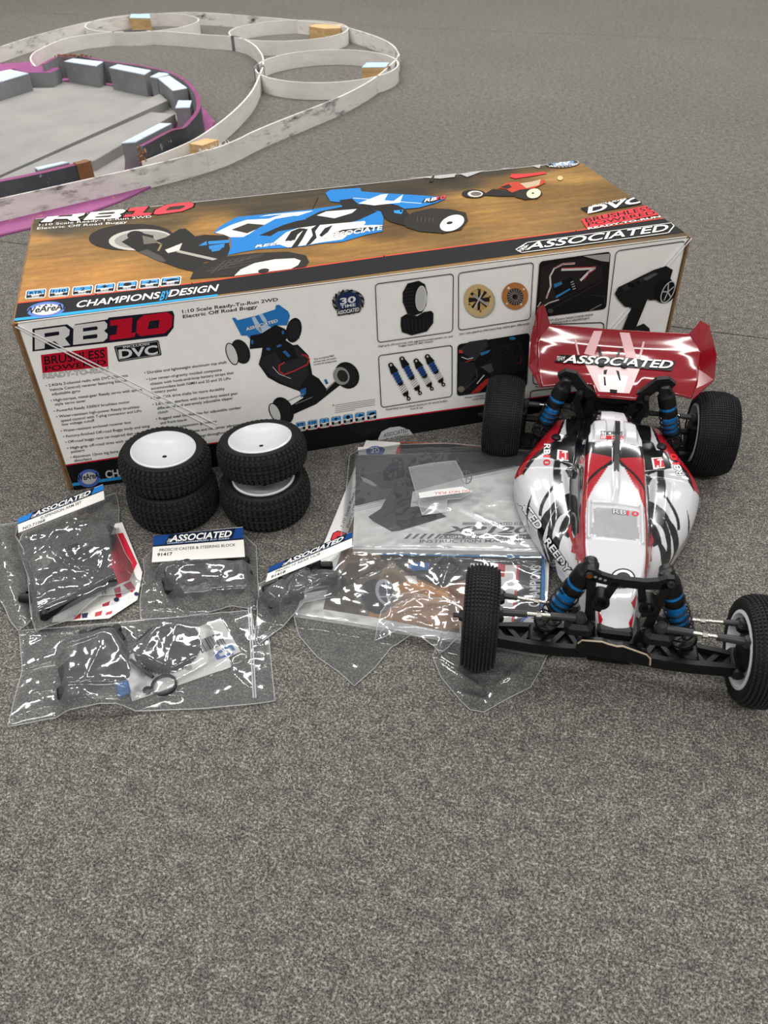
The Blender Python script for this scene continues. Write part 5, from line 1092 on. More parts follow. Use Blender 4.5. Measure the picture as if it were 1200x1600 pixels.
for q in ([(505, 160), (515, 165), (525, 200), (512, 198)], [(600, 165), (606, 168), (588, 205), (580, 200)], [(530, 258), (545, 255), (540, 275), (530, 275)], [(580, 258), (592, 262), (600, 300), (594, 300)], [(530, 285), (536, 285), (540, 320), (532, 320)], [(555, 335), (585, 338), (583, 352), (556, 350)]): wsk.quad([g6(*p) for p in q], '#17171a', 3)
wsk.build('wing_stripes')
wsk = WSkin(); wsk.z = .0009; wsk.quad([g6(328, 226), g6(352, 196), g6(824, 222), g6(806, 262)], '#141416', 24); wsk.z = .0017
wsk.text('ASSOCIATED', g6(366, 230), g6(800, 254), g6(384, 200), '#e3e0dd', .022)
wsk.text('TEAM', g6(335, 222), g6(368, 222), g6(340, 205), '#e3e0dd', .0); wsk.build('wing_lettering')
for x, y in ((520, 238), (612, 243)):
    d = bray(*g6(x, y)); h = wb.ray_cast(CAML, d)
    if h[0]: MB().lathe([(0, .0035), (.0028, .003), (.0034, .001), (.0034, -.001)], h[0], (0, -.35, .93), 12).build('wing_button', M_BLK, wing, 40)
for s in (-1, 1): MB().box((s * .016, .292, .076), (.007, .03, .016), bev=.0015).build('wing_mount', M_BLK2, bug)
# ------------------------------------------------------------------ clear film bags, header cards, booklets
def film_material(name, haze=.10, tint='#f4f6f8', rough=.10, gloss=.0):
    k = NT(name); t_ = k.t
    for n in list(t_.nodes):
        if n.type == 'BSDF_PRINCIPLED': t_.nodes.remove(n)
    tr = k.n('ShaderNodeBsdfTransparent'); tr.inputs[0].default_value = lin(tint)
    gl = k.n('ShaderNodeBsdfGlossy'); gl.inputs[0].default_value = (1, 1, 1, 1); gl.inputs['Roughness'].default_value = rough
    df = k.n('ShaderNodeBsdfDiffuse'); df.inputs[0].default_value = lin('#dfe2e4')
    fr = k.n('ShaderNodeFresnel'); fr.inputs['IOR'].default_value = 1.5
    bp = k.n('ShaderNodeBump'); bp.inputs['Strength'].default_value = .07; bp.inputs['Distance'].default_value = .002
    k.l(k.noise(k.coords(), 90, 2, .5), bp.inputs['Height'])
    for s_ in (gl, fr): k.l(bp.outputs[0], s_.inputs['Normal'])
    ad = k.n('ShaderNodeMath', operation='MULTIPLY_ADD'); ad.inputs[1].default_value = 1.15; ad.inputs[2].default_value = gloss; k.l(fr.outputs[0], ad.inputs[0]); ad.use_clamp = True
    m1 = k.n('ShaderNodeMixShader'); k.l(ad.outputs[0], m1.inputs[0]); k.l(tr.outputs[0], m1.inputs[1]); k.l(gl.outputs[0], m1.inputs[2])
    m2 = k.n('ShaderNodeMixShader'); m2.inputs[0].default_value = haze; k.l(m1.outputs[0], m2.inputs[1]); k.l(df.outputs[0], m2.inputs[2])
    k.l(m2.outputs[0], k.out.inputs['Surface']); return k.m
def hash2(ix, iy, k):
    h = (ix.astype(np.int64) * 374761393 + iy.astype(np.int64) * 668265263 + int(k * 1013) * 1442695041) & 0xffffffff
    h = ((h ^ (h >> 13)) * 1274126177) & 0xffffffff; return ((h ^ (h >> 16)) & 0xffff) / 65535.0
def vnoise(x, y, k=0):
    ix, iy = np.floor(x), np.floor(y); fx, fy = x - ix, y - iy; fx = fx * fx * (3 - 2 * fx); fy = fy * fy * (3 - 2 * fy)
    a, b, c, d = hash2(ix, iy, k), hash2(ix + 1, iy, k), hash2(ix, iy + 1, k), hash2(ix + 1, iy + 1, k)
    return ((a * (1 - fx) + b * fx) * (1 - fy) + (c * (1 - fx) + d * fx) * fy) * 2 - 1
def crumple(x, y, k=0):
    """flat facets meeting in sharp folds: the lower envelope of random tilted planes, one per jittered cell"""
    ix, iy = np.floor(x), np.floor(y); best = np.full(x.shape, 1e9); val = np.zeros(x.shape)
    for a in (-1, 0, 1):
        for b in (-1, 0, 1):
            cx, cy = ix + a, iy + b; jx, jy = cx + hash2(cx, cy, k), cy + hash2(cx, cy, k + 5)
            d = np.hypot(x - jx, y - jy); best = np.minimum(best, d + .35 * hash2(cx, cy, k + 9))
    return best
M_FILM = film_material('clear_poly_film', .075, rough=.07); M_FILM_T = film_material('thin_clear_cellophane', .06, '#f8fafb', .07); M_FILM_H = film_material('hazy_pouch_film', .24, '#eef1f3', .14)
def seg_dist(P_, a, b):
    ab = b - a; t_ = np.clip(((P_ - a) @ ab) / max(1e-12, ab @ ab), 0, 1); q = a + t_[:, None] * ab; return np.hypot(*(P_ - q).T), q
def in_poly(P_, poly):
    c = np.zeros(len(P_), bool); n = len(poly)
    for k in range(n):
        (x1, y1), (x2, y2) = poly[k], poly[(k + 1) % n]
        if y1 == y2: continue
        c ^= ((y1 > P_[:, 1]) != (y2 > P_[:, 1])) & (P_[:, 0] < (x2 - x1) * (P_[:, 1] - y1) / (y2 - y1) + x1)
    return c
def film(name, outline, parent, material, zpx=.006, step=.0017, plate=(), bumps=(), creases=(), wr=.0012, freq=60, zmin=.0012, seed=0.0, skirt=.012, view=(0, 0, 1.0)):
    """a loose sheet of film inside the outline: draped over plateaus, with bulges, folds and fine wrinkles"""
    ox, oy, sc = view; T = lambda p, z=zpx: np.array(at(ox + p[0] * sc, oy + p[1] * sc, z))[:2]
    poly = np.array([T(p) for p in outline]); lo, hi = poly.min(0) - step, poly.max(0) + step
    nx, ny = int((hi[0] - lo[0]) / step) + 1, int((hi[1] - lo[1]) / step) + 1
    X, Y = np.meshgrid(lo[0] + np.arange(nx) * step, lo[1] + np.arange(ny) * step); G = np.stack([X, Y], -1).reshape(-1, 2); ins = in_poly(G, poly).reshape(ny, nx)
    used = np.zeros((ny, nx), bool); F = []
    for j in range(ny - 1):
        for i in range(nx - 1):
            if ins[j, i] or ins[j, i + 1] or ins[j + 1, i] or ins[j + 1, i + 1]:
                F.append((j * nx + i, j * nx + i + 1, (j + 1) * nx + i + 1, (j + 1) * nx + i)); used[j:j + 2, i:i + 2] = True
    edge = np.full(len(G), 1e9); near_ = G.copy()
    for k in range(len(poly)):
        d, q = seg_dist(G, poly[k], poly[(k + 1) % len(poly)]); m_ = d < edge; edge[m_] = d[m_]; near_[m_] = q[m_]
    out = ~ins.ravel(); G[out] = near_[out]; edge[out] = 0
    z = np.full(len(G), zmin)
    for pl_, zz in plate:
        pp = np.array(pl_); i_ = in_poly(G, pp); d = np.full(len(G), 1e9)
        for k in range(len(pp)): d = np.minimum(d, seg_dist(G, pp[k], pp[(k + 1) % len(pp)])[0])
        d[i_] = 0; z = np.maximum(z, zz * np.exp(-(d / skirt) ** 2))
    for (x, y), r, h in bumps: c = T((x, y)); z = np.maximum(z, zmin + h * np.exp(-((G - c) ** 2).sum(1) / (2 * r * r)))
    fade = np.clip(edge / .010, 0.12, 1)
    gx, gy = G[:, 0], G[:, 1]; wx = gx + .006 * vnoise(gx * 40, gy * 40, seed); wy = gy + .006 * vnoise(gx * 40 + 7, gy * 40, seed + 2)
    z = z + fade * wr * (1.7 * crumple(wx * freq * .75, wy * freq * .55, seed) + .55 * crumple(wx * freq * 1.9 + 3, wy * freq * 1.6, seed + 3) + 1.0 * vnoise(gx * freq * .5, gy * freq * .5, seed + 4))
    for pts, w, a in creases:
        Q_ = [T(p) for p in pts]; d = np.full(len(G), 1e9)
        for k in range(len(Q_) - 1): d = np.minimum(d, seg_dist(G, Q_[k], Q_[k + 1])[0])
        z = z + a * .38 * np.exp(-d / (w * 1.7))
    z = np.maximum(z, zmin * .8)
    ids = {}; V = []; F2 = []
    c0 = G[used.ravel()].mean(0)
    for f in F:
        q = []
        for i in f:
            if i not in ids: ids[i] = len(V); V.append((G[i, 0], G[i, 1], z[i]))
            q.append(ids[i])
        F2.append(q)
    W = world_of(parent).inverted(); me = bpy.data.meshes.new(name); me.from_pydata([tuple(W @ Vector(p)) for p in V], [], F2); me.materials.append(material); me.polygons.foreach_set('use_smooth', [True] * len(F2)); me.validate(); me.update()
    o_ = link(name, me, parent)
    lo_ = poly; ring = []
    for k in range(len(lo_)):
        a_, b_ = lo_[k], lo_[(k + 1) % len(lo_)]; n_ = max(1, int(np.hypot(*(b_ - a_)) / .004))
        ring += [a_ + (b_ - a_) * i / n_ for i in range(n_)]
    gz = G[used.ravel()]; zz_ = z[used.ravel()]
    rz_ = [zz_[np.argmin(((gz - q) ** 2).sum(1))] for q in ring]
    e_ = MB(); e_.tube([W @ Vector((q[0], q[1], h_ + .0001)) for q, h_ in zip(ring, rz_)], .00035, 5, True); e_.build('bag_edge', M_EDGE, parent, 60)
    return o_
M_EDGE = mat('#d5d8da', .2, 0, .6, name='film_edge', alpha=.35)
def plane_of(tl, tr, br, bl, z):
    """four survey pixels and their heights -> frame and outline of a flat card"""
    P_ = [at(p[0], p[1], zz) for p, zz in zip((tl, tr, br, bl), z)]; o = P_[3]; ex = (P_[2] - P_[3]).normalized(); n = ex.cross(P_[0] - P_[3]).normalized(); ey = n.cross(ex)
    return o, ex, ey, [((p - o).dot(ex), (p - o).dot(ey)) for p in P_]
M_CARD = mat('#e2e0db', .55, name='white_card'); CB, CN = '#1b5fae', '#17202c'
def header_card(bag, quad, z, split, lines, blue=CB, th=.0007, logo=None):
    o, ex, ey, out = plane_of(*quad, z); W = world_of(bag).inverted()
    m = MB(); m.prism(out, o, ex, ey, -th, 0); m.v = [tuple(W @ Vector(p)) for p in m.v]; c = m.build('header_card', M_CARD, bag)
    pr = Print(o, ex, ey, lift=.00008, rough=.45); pr.view(0, 0, 1); tl, tr, br, bl = quad
    L = [Vector(p) for p in (tl, tr, br, bl)]; f = lambda a, b: tuple((L[0] * (1 - a) + L[1] * a) * (1 - b) + (L[3] * (1 - a) + L[2] * a) * b)
    pr.poly([f(0, 0), f(1, 0), f(1, split), f(0, split)], blue); pr.poly([f(0, split), f(1, split), f(1, split + .06), f(0, split + .06)], CN)
    a0, a1, b0, b1 = logo or (.16, .88, split * .78, split * .16)
    up = Vector(f(a0 + .03, b1)); 
    pr.poly([f(a0 - .03, b0 + .06), f(a0 + .02, b1 - .05), f(a1 + .04, b1 - .05), f(a1, b0 + .06)], '#101a2c')
    pr.text('ASSOCIATED', f(a0 + .03, b0), f(a1 - .02, b0), f(a0 + .05, b1), '#e6e6e4', .05); pr.text('TEAM', f(a0 - .015, b0), f(a0 + .03, b0), f(a0 + .01, (b0 + b1) / 2), '#e6e6e4', .02)
    pr.text('WORLD CHAMPION R/C CARS', f(a0 - .01, split * 1.0), f(a1 - .04, split * 1.0), f(a0 - .005, split * .86), '#c9d4e4', .02)
    for tx, a, b, a2, hgt, bold in lines: pr.text(tx, f(a, b), f(a2, b), f(a + .002, b - hgt), '#2a2a2c', bold)
    pr.build('header_print', bag); return c
V_ = lambda pts, ox, oy, s: [(ox + x * s, oy + y * s) for x, y in pts]
def film_print(bag, z, fn, name='film_print'):
    pr = Print((0, 0, z), (1, 0, 0), (0, 1, 0), lift=0.0, rough=.4); pr.view(0, 0, 1); fn(pr); return pr.build(name, bag)
def base_empty(name, px, label, cat, group=None): e = empty(name, at(px[0], px[1], 0)); return tag(e, label, cat, group)

# --- booklets -------------------------------------------------------------
def booklet(name, quad, z1, z0, label, pages=True):
    o, ex, ey, out = plane_of(*quad, (z1,) * 4); c = sum((o + ex * a + ey * b for a, b in out), Vector()) / 4; e = empty(name, (c.x, c.y, z0)); tag(e, label, 'booklet')
    W = world_of(e).inverted()
    m = MB(); m.prism(out, o, ex, ey, -(z1 - z0), -.0004); m.v = [tuple(W @ Vector(p)) for p in m.v]; m.build('pages', mat('#d9d7d2', .7, name='page_block'), e)
    m = MB(); m.prism(out, o, ex, ey, -.0004, 0); m.v = [tuple(W @ Vector(p)) for p in m.v]; m.build('cover', mat('#d6d5d3', .35, name='white_cover_stock'), e)
    pr = Print(o, ex, ey, lift=.00006, rough=.35); pr.view(0, 0, 1); us = [a for a, b in out]; vs_ = [b for a, b in out]; return e, pr, out
LOWQ = [(572, 688), (866, 706), (852, 1022), (461, 959)]
lowb, pr, lo_out = booklet('manual_booklet', LOWQ, .0045, .0004, 'buggy manual booklet with brown action picture, under the radio manual and the front wheel')
pr.poly([(510, 928), (562, 780), (690, 860), (850, 880), (820, 1005), (690, 985), (575, 963), (505, 952)], '#6d5b48'); pr.poly([(575, 963), (590, 930), (640, 905), (720, 890), (735, 925), (700, 985)], '#a87a4c'); pr.poly([(640, 950), (680, 925), (735, 905), (735, 980), (690, 985)], '#b98a5c'); pr.poly([(700, 900), (735, 890), (737, 960), (700, 960)], '#8c5c40')
pr.poly([(505, 952), (515, 915), (545, 880), (610, 870), (590, 905), (560, 960)], '#4f463b'); pr.poly(V_(ell(590, 330, 92, 112, 26, -25), 440, 850, .25), '#2c2f38'); pr.poly(V_(ell(650, 300, 62, 84, 26, -20), 440, 850, .25), '#a9abb2'); pr.poly(V_(ell(660, 305, 50, 68, 24, -20), 440, 850, .25), '#4a4d58'); pr.line(V_([(610, 330), (720, 330)], 440, 850, .25), 2, '#b9bbc2'); pr.line(V_([(650, 240), (670, 370)], 440, 850, .25), 2, '#b9bbc2')
pr.poly([(612, 880), (640, 868), (720, 876), (728, 905), (690, 918), (655, 905)], '#23242a'); pr.poly([(636, 884), (650, 879), (672, 880), (668, 890), (645, 892)], '#2a66a8'); pr.poly([(632, 900), (650, 900), (652, 912), (640, 912)], '#c9c9c9'); pr.poly([(718, 878), (737, 876), (737, 900), (722, 905)], '#35363f')
pr.poly([(462, 958), (473, 928), (510, 920), (505, 953)], '#dcdad5'); pr.poly([(474, 928), (512, 921), (513, 916), (490, 921)], '#2a2a2c')
pr.poly([(592, 862), (850, 866), (848, 884), (596, 876)], '#1a1b1f'); pr.line([(596, 866), (850, 871)], 1.6, '#2c8fd0'); pr.text('CHAMPIONS', (655, 866), (690, 867), (655.5, 862), '#cfd2d6', .04); pr.text('DESIGN', (690, 867), (722, 867.5), (691, 861), '#e9ebee', .05)
pr.poly([(735, 880), (812, 884), (800, 1010), (735, 1003)], '#d9d8d6'); pr.poly([(808, 884), (812, 884), (799, 1012), (795, 1011)], '#c02030'); pr.poly([(772, 880), (790, 882), (788, 902), (776, 900)], '#b8202e'); pr.poly([(812, 884), (852, 886), (850, 1020), (799, 1012)], '#16171a'); pr.poly([(847, 866), (853, 866), (850, 960), (845, 958)], '#2a86cc')
pr.text('CHAMPIONS', (842, 948), (845, 884), (826, 948), '#dfe1e4', .04); pr.poly(ell(831, 975, 19, 15, 24), '#5a6fb4'); pr.poly(ell(831, 975, 14, 11, 24), '#d4d4d6'); pr.text('WeAreAE', (839, 992), (841, 960), (828, 992), '#1a1a1c', .05)
pr.text('1:10 Scale Ready-To-Run', (536, 824), (566, 742), (532, 822), '#3a3a3c', .01); pr.text('Electric Off Road Buggy', (545, 825), (568, 752), (541, 823.5), '#3a3a3c', .01)
pr.poly(V_([(680, 215), (700, 165), (740, 145), (810, 165), (790, 200), (700, 245)], 380, 800, .2), '#2a2326'); pr.poly(V_([(690, 212), (706, 170), (742, 152), (800, 168), (782, 196), (705, 235)], 380, 800, .2), '#c9343e'); pr.poly(V_([(720, 215), (735, 190), (765, 188), (755, 205)], 380, 800, .2), '#2a2326')
pr.poly(V_([(105, 105), (265, 95), (260, 150), (110, 152)], 530, 670, .275), '#d9d8d6'); pr.poly(V_(ell(205, 128, 55, 30, 20, -5), 530, 670, .275), '#31508e'); pr.text('30', (579, 701), (592, 700), (580, 708), '#e4e6ea', .04); pr.poly(V_([(350, 76), (640, 82), (1000, 130), (1000, 160), (320, 145)], 530, 670, .275), '#17171a'); pr.line(V_([(345, 78), (640, 84), (820, 108)], 530, 670, .275), 1.2, '#b8542f'); pr.poly(V_([(325, 120), (350, 76), (342, 145), (322, 140)], 530, 670, .275), '#c8302c')
pr.build('cover_print', lowb)
XPQ = [(557, 711), (868, 704), (862, 862), (551, 858)]
xpb, pr, xp_out = booklet('manual_booklet', XPQ, .0100, .0049, 'grey and white radio system instruction manual lying on the larger booklet')
F5 = lambda pts: V_(pts, 530, 670, .275)
pr.poly(F5([(98, 150), (1190, 125), (1180, 190), (1000, 215), (700, 280), (270, 398), (88, 440)]), '#47474a'); pr.poly(F5([(98, 150), (1190, 125), (1190, 200), (700, 200), (300, 220), (92, 260)]), '#3a3a3d')
for dy in (0, 12, 22): pr.line(F5([(88, 448 + dy), (270, 404 + dy)]), .9, '#8d8d90'); pr.line(F5([(690, 296 - dy), (1000, 232 - dy)]), .9, '#a9a9ac')
pr.poly(F5([(115, 268), (135, 300), (200, 330), (300, 340), (235, 455), (165, 500), (190, 525), (300, 585), (345, 580), (610, 500), (560, 465), (440, 440), (405, 445), (430, 260), (400, 215), (300, 225)]), '#2a2a2c'); pr.poly(F5([(118, 268), (135, 298), (200, 328), (218, 325), (180, 295)]), '#8f8f90'); pr.poly(F5([(430, 400), (440, 440), (405, 446)]), '#c9c9c8'); pr.line(F5(ell(722, 275, 30, 38, 20)), 1.4, '#77777a', True); pr.line(F5([(700, 262), (745, 290)]), 1.2, '#77777a'); pr.line(F5([(722, 240), (722, 312)]), 1.2, '#77777a')
f5 = lambda x, y: (530 + x * .275, 670 + y * .275)
pr.text('ASSOCIATED ELECTRICS', f5(805, 545), f5(1140, 548), f5(806, 531), '#6e6e70', .05); pr.poly(F5([(702, 532), (796, 532), (792, 546), (700, 546)]), '#7c8a88')
pr.text('XP120', f5(605, 592), f5(1062, 592), f5(640, 556), '#4a4a4d', .06)
for i in range(5): pr.poly(F5([(368 + i * 42, 625), (400 + i * 42, 597), (418 + i * 42, 597), (386 + i * 42, 625)]), '#5c5c5f')
pr.poly(F5([(560, 625), (592, 597), (1160, 601), (1160, 628)]), '#58585b'); pr.text('2.4GHz 2CH RADIO SYSTEM', f5(580, 621), f5(1060, 623), f5(583, 607), '#d9d9d8', .03); pr.text('INSTRUCTION MANUAL', f5(457, 648), f5(1045, 644), f5(460, 631), '#6a6a6d', .03)
pr.line(F5([(82, 672), (1150, 676)]), .8, '#9a9a9c')
pr.build('cover_print', xpb)
plan = lambda pts, z: [tuple(at(x, y, z))[:2] for x, y in pts]
mb = base_empty('clear_bag', (650, 960), 'large crinkled clear bag holding the manuals, one corner caught under the front wheel', 'plastic bag')
film('film', [(547, 702), (620, 692), (700, 690), (800, 698), (835, 706), (850, 860), (862, 1010), (830, 1065), (790, 1085), (757, 1104), (735, 1100), (722, 1088), (690, 1050), (676, 1017), (690, 985), (650, 985), (612, 1002), (585, 1035), (553, 1063), (530, 1042), (495, 1018), (466, 985), (459, 960), (490, 900), (530, 860)], mb, M_FILM_T, .008, .0017,
     [(plan(LOWQ, .0045), .0058), (plan(XPQ, .010), .0114)], [((700, 880), .008, .012)],
     [([(560, 905), (613, 882), (655, 912)], .0011, .0045), ([(613, 882), (640, 905), (700, 925), (712, 935)], .0011, .004), ([(600, 985), (612, 950), (640, 935), (665, 925)], .0012, .0035), ([(462, 962), (540, 975), (612, 985)], .001, .003), ([(696, 865), (702, 885), (690, 915)], .0012, .005), ([(780, 1060), (840, 1020)], .0012, .0035), ([(682, 1020), (712, 1040), (750, 1065)], .0011, .004), ([(722, 1075), (760, 1085)], .0011, .003), ([(700, 985), (735, 960)], .0012, .004), ([(600, 810), (640, 790), (700, 800)], .001, .002), ([(720, 800), (790, 830)], .001, .002), ([(790, 860), (812, 880), (840, 890)], .001, .004)], .0009, 46, .0010, 4.4, .010)
film('fold_over_film', V_([(940, 330), (1080, 335), (1110, 420), (1120, 560), (990, 640), (960, 600), (880, 560), (720, 520), (580, 560), (620, 420), (690, 310), (800, 290)], 440, 850, .25), mb, M_FILM, .012, .0016, [(plan(LOWQ, .0045), .0095)], [],
     [(V_([(620, 420), (880, 310), (1080, 340)], 440, 850, .25), .0012, .005), (V_([(1080, 340), (1115, 480), (1000, 600)], 440, 850, .25), .0012, .005), (V_([(760, 420), (980, 400)], 440, 850, .25), .001, .003), (V_([(600, 545), (680, 470), (720, 380)], 440, 850, .25), .001, .004)], .0012, 60, .003, 7.7, .01)
pouch = base_empty('small_pouch', f5(560, 360), 'small hazy plastic pouch with a red-lettered warning label on the radio manual', 'plastic pouch')
film('film', F5([(395, 218), (520, 195), (660, 180), (700, 250), (718, 322), (758, 360), (690, 395), (612, 402), (607, 470), (470, 490), (440, 380)]), pouch, M_FILM_H, .014, .0022, [(plan(XPQ, .010), .0135)], [], [(F5([(520, 210), (545, 330)]), .002, .002), (F5([(470, 480), (560, 400), (650, 395)]), .0015, .002)], .0007, 70, .012, 1.3)
prl = Print((0, 0, .0192), (1, 0, 0), (0, 1, 0), lift=0, rough=.5); prl.view(530, 670, .275); prl.poly([(450, 364), (560, 345), (700, 328), (758, 356), (600, 376), (458, 394)], '#dcdcda'); prl.text('DO NOT PULL', (742, 345), (540, 362), (744, 357), '#b8403c', .02); prl.build('warning_label', pouch)

# --- suspension arm bag, sticker sheet, printed bag -------------------------
A5 = lambda pts: V_(pts, 0, 740, .2)
ss = base_empty('sticker_sheet', (160, 930), 'red and white printed sticker sheet sticking out from under the suspension arm bag', 'sticker sheet')
def flat_sheet(e, pts, z, material, name, th=.0004):
    W = world_of(e).inverted(); pl_ = [at(x, y, z) for x, y in pts]; m = MB(); m.prism([(p.x, p.y) for p in pl_], (0, 0, z), (1, 0, 0), (0, 1, 0), -th, 0); m.v = [tuple(W @ Vector(p)) for p in m.v]; return m.build(name, material, e)
flat_sheet(ss, A5([(405, 1160), (425, 1090), (700, 900), (860, 500), (900, 390), (955, 380), (1112, 772), (1072, 985), (850, 1130)]), .0030, M_CARD, 'paper')
def f_(pr):
    pr.view(0, 740, .2); pr.poly([(850, 480), (960, 462), (1072, 700), (1010, 830), (890, 880), (840, 650)], '#c9263c'); pr.poly([(960, 870), (1020, 840), (1060, 900), (1030, 930)], '#b93a4a'); pr.poly([(890, 900), (940, 880), (950, 960), (910, 980)], '#b93a4a')
    for q, c in (([(580, 1110), (635, 1090), (630, 1130), (575, 1140)], '#b8434e'), ([(640, 1095), (690, 1085), (680, 1125), (640, 1130)], '#3a3f5c'), ([(745, 1085), (800, 1070), (790, 1105), (740, 1118)], '#b8434e'), ([(800, 1020), (860, 995), (850, 1030), (800, 1040)], '#a93846'), ([(830, 1085), (880, 1070), (870, 1095), (825, 1105)], '#b8434e'), ([(860, 1010), (945, 975), (940, 1000), (870, 1030)], '#c9cbd2'), (ell(910, 985, 22, 18, 12), '#2a3050'), (ell(1065, 940, 18, 16, 12), '#2a3050')): pr.poly(q, c)
    pr.line([(520, 1135), (960, 985), (1075, 960)], .7, '#55555a'); pr.line([(520, 1060), (780, 950), (785, 1015), (540, 1120)], .7, '#77777a', True); pr.text('RB', (800, 965), (835, 945), (795, 930), '#2a2a2c', .02)
    for c in ((685, 1085), (690, 1110), (1020, 965), (1030, 1010)): pr.line(ell(c[0], c[1], 20, 16, 10), .7, '#1a1a1c', True)
film_print(ss, .0032, f_, 'sheet_print')
def arm_shape(L=.074):
    m = MB()
    for pts, w in (([(0, -.019), (.012, -.016), (L * .8, -.006), (L, -.004)], .0030), ([(0, .019), (.012, .016), (L * .8, .006), (L, .004)], .0030), ([(.004, -.018), (.004, .018)], .0032), ([(.02, -.013), (.034, .010)], .0022), ([(.034, .010), (.05, -.008)], .0022), ([(.05, -.008), (.062, .006)], .0022), ([(L, -.006), (L, .006)], .0036)): m.prism(arc_band(pts, w), (0, 0, 0), (1, 0, 0), (0, 1, 0), 0, .0065)
    for x, y0, y1 in ((.002, -.022, -.012), (.002, .012, .022), (L, -.008, .008)): m.cyl((x, y0, .0035), (x, y1, .0035), .0042, n=12)
    return m.mesh('suspension_arm', M_BLK2)
ME_ARM = arm_shape(.060)
bag1 = base_empty('parts_bag', (110, 880), 'clear parts bag headed suspension arm set, full of black arms', 'plastic bag', 'bags of spare parts')
ARML = ['black suspension arm nearest the left of its header-carded bag', 'middle black suspension arm in the bag headed suspension arm set', 'black suspension arm nearest the red sticker sheet inside its bag', 'black suspension arm lying across the other arms at the bottom of their bag']
for ai, (x, y, z, rz, rx) in enumerate(((450, 800, .0038, 1.50, 0), (600, 745, .0038, 1.62, .0), (735, 690, .0038, 1.45, .0), (590, 905, .0112, .45, .0))):
    p = at(x * .2, 740 + y * .2, z + .003); o = link('suspension_arm', ME_ARM, None, p, (rx, 0, rz)); o.location.z = z
    o.location -= Vector((math.cos(rz), math.sin(rz), 0)) * .030; tag(o, ARML[ai], 'car part', 'suspension arms in their bag')
film('film', A5([(100, 480), (140, 380), (500, 240), (806, 90), (880, 66), (905, 180), (898, 420), (960, 560), (1060, 690), (1112, 772), (950, 862), (760, 925), (545, 1062), (250, 1165), (228, 1050), (200, 760)]), bag1, M_FILM, .016, .0016, [(plan(A5([(280, 560), (820, 420), (900, 800), (600, 950), (300, 1070)]), .016), .019)], [],
     [(A5([(640, 395), (500, 450), (385, 560), (420, 650), (560, 745), (750, 780)]), .0011, .005), (A5([(800, 320), (720, 430), (640, 480)]), .0011, .004), (A5([(160, 520), (230, 830), (300, 950)]), .0012, .004), (A5([(320, 950), (440, 850), (580, 840)]), .0011, .004), (A5([(860, 480), (890, 640), (900, 700), (1090, 770)]), .0012, .004), (A5([(300, 1090), (620, 1000), (760, 900), (940, 850)]), .0012, .003), (A5([(820, 640), (800, 760)]), .001, .003)], .0011, 55, .002, 2.2, .011)
header_card(bag1, A5([(140, 350), (805, 85), (816, 200), (143, 462)]), (.020, .030, .026, .016), .36, [('SUSPENSION ARM SET', .26, .68, .74, .17, .03), ('NO.71068', .055, .93, .31, .18, .04)], '#1d74c0', logo=(.16, .86, .30, .03))
def f_(pr):
    pr.view(0, 740, .2); pr.line([(480, 550), (500, 560), (620, 510), (638, 485), (560, 455), (545, 462), (482, 540)], .9, '#151517', True); pr.text('4', (548, 518), (570, 508), (546, 498), '#151517'); pr.text('LDPE', (512, 605), (612, 570), (508, 575), '#151517', .02)
film_print(bag1, .0272, f_)
bag0 = base_empty('clear_bag', (40, 900), 'empty looking clear bag with faint black print at the left edge of the picture', 'plastic bag')
film('film', A5([(-60, 380), (0, 372), (135, 350), (110, 460), (170, 560), (215, 780), (240, 1110), (200, 1150), (130, 1200), (70, 1130), (20, 1010), (-60, 900)]), bag0, M_FILM, .008, .0016, [], [((60, 0), .02, .0)], [(A5([(0, 560), (100, 520)]), .0012, .004), (A5([(30, 1000), (120, 1110)]), .0012, .003), (A5([(10, 690), (90, 640), (180, 600)]), .0012, .004), (A5([(60, 780), (110, 1000)]), .0012, .005)], .0026, 45, .003, 5.5)
def f_(pr):
    pr.view(0, 740, .2)
    for i, (cx, cy) in enumerate(((40, 420), (80, 400), (90, 440), (120, 390), (60, 690), (100, 690), (140, 640), (130, 820), (150, 780), (160, 740), (130, 940), (165, 960), (5, 940))):
        pr.line(ell(cx, cy, 22, 14, 9, i * 37), .7, '#242426', True)
    for y0 in (650, 668, 686): pr.line([(60, y0 + 60), (150, y0 - 10)], .6, '#2a2a2c')
film_print(bag0, .0098, f_)

# --- caster block bag --------------------------------------------------------
C4 = lambda pts: V_(pts, 200, 810, .183333)
def block_shape():
    m = MB(); m.lathe([(.003, -.009), (.0068, -.009), (.0068, .009), (.003, .009)], (0, 0, .0075), (1, 0, 0), 16, True); m.box((.010, .004, .006), (.018, .007, .008), bev=.0015); m.box((-.008, -.008, .005), (.010, .018, .007), bev=.0015); m.box((.006, -.010, .006), (.006, .012, .010), bev=.0012); m.cyl((-.008, -.016, 0), (-.008, -.016, .010), .0045, n=12); return m.mesh('steering_block', M_BLK2, 40)
ME_BLK = block_shape()
bag2 = base_empty('parts_bag', (305, 910), 'clear parts bag headed caster and steering block, below the left wheel stack', 'plastic bag', 'bags of spare parts')
ORD = ['leftmost', 'second', 'third', 'fourth', 'fifth', 'rightmost']
for ai, (x, y, rz) in enumerate(((410, 500, .4), (530, 470, 2.2), (620, 550, -.6), (760, 480, 1.0), (860, 540, 2.9), (910, 470, .8))):
    p = at(200 + x * .18333, 810 + y * .18333, .006); o = link('steering_block', ME_BLK, None, (p.x, p.y, .002), (0, 0, rz)); tag(o, (ORD[ai] + ' black steering block in the caster and steering block bag') if ai in (0, 5) else (ORD[ai] + ' black steering block from the left in the caster and steering block bag'), 'car part', 'steering blocks in their bag')
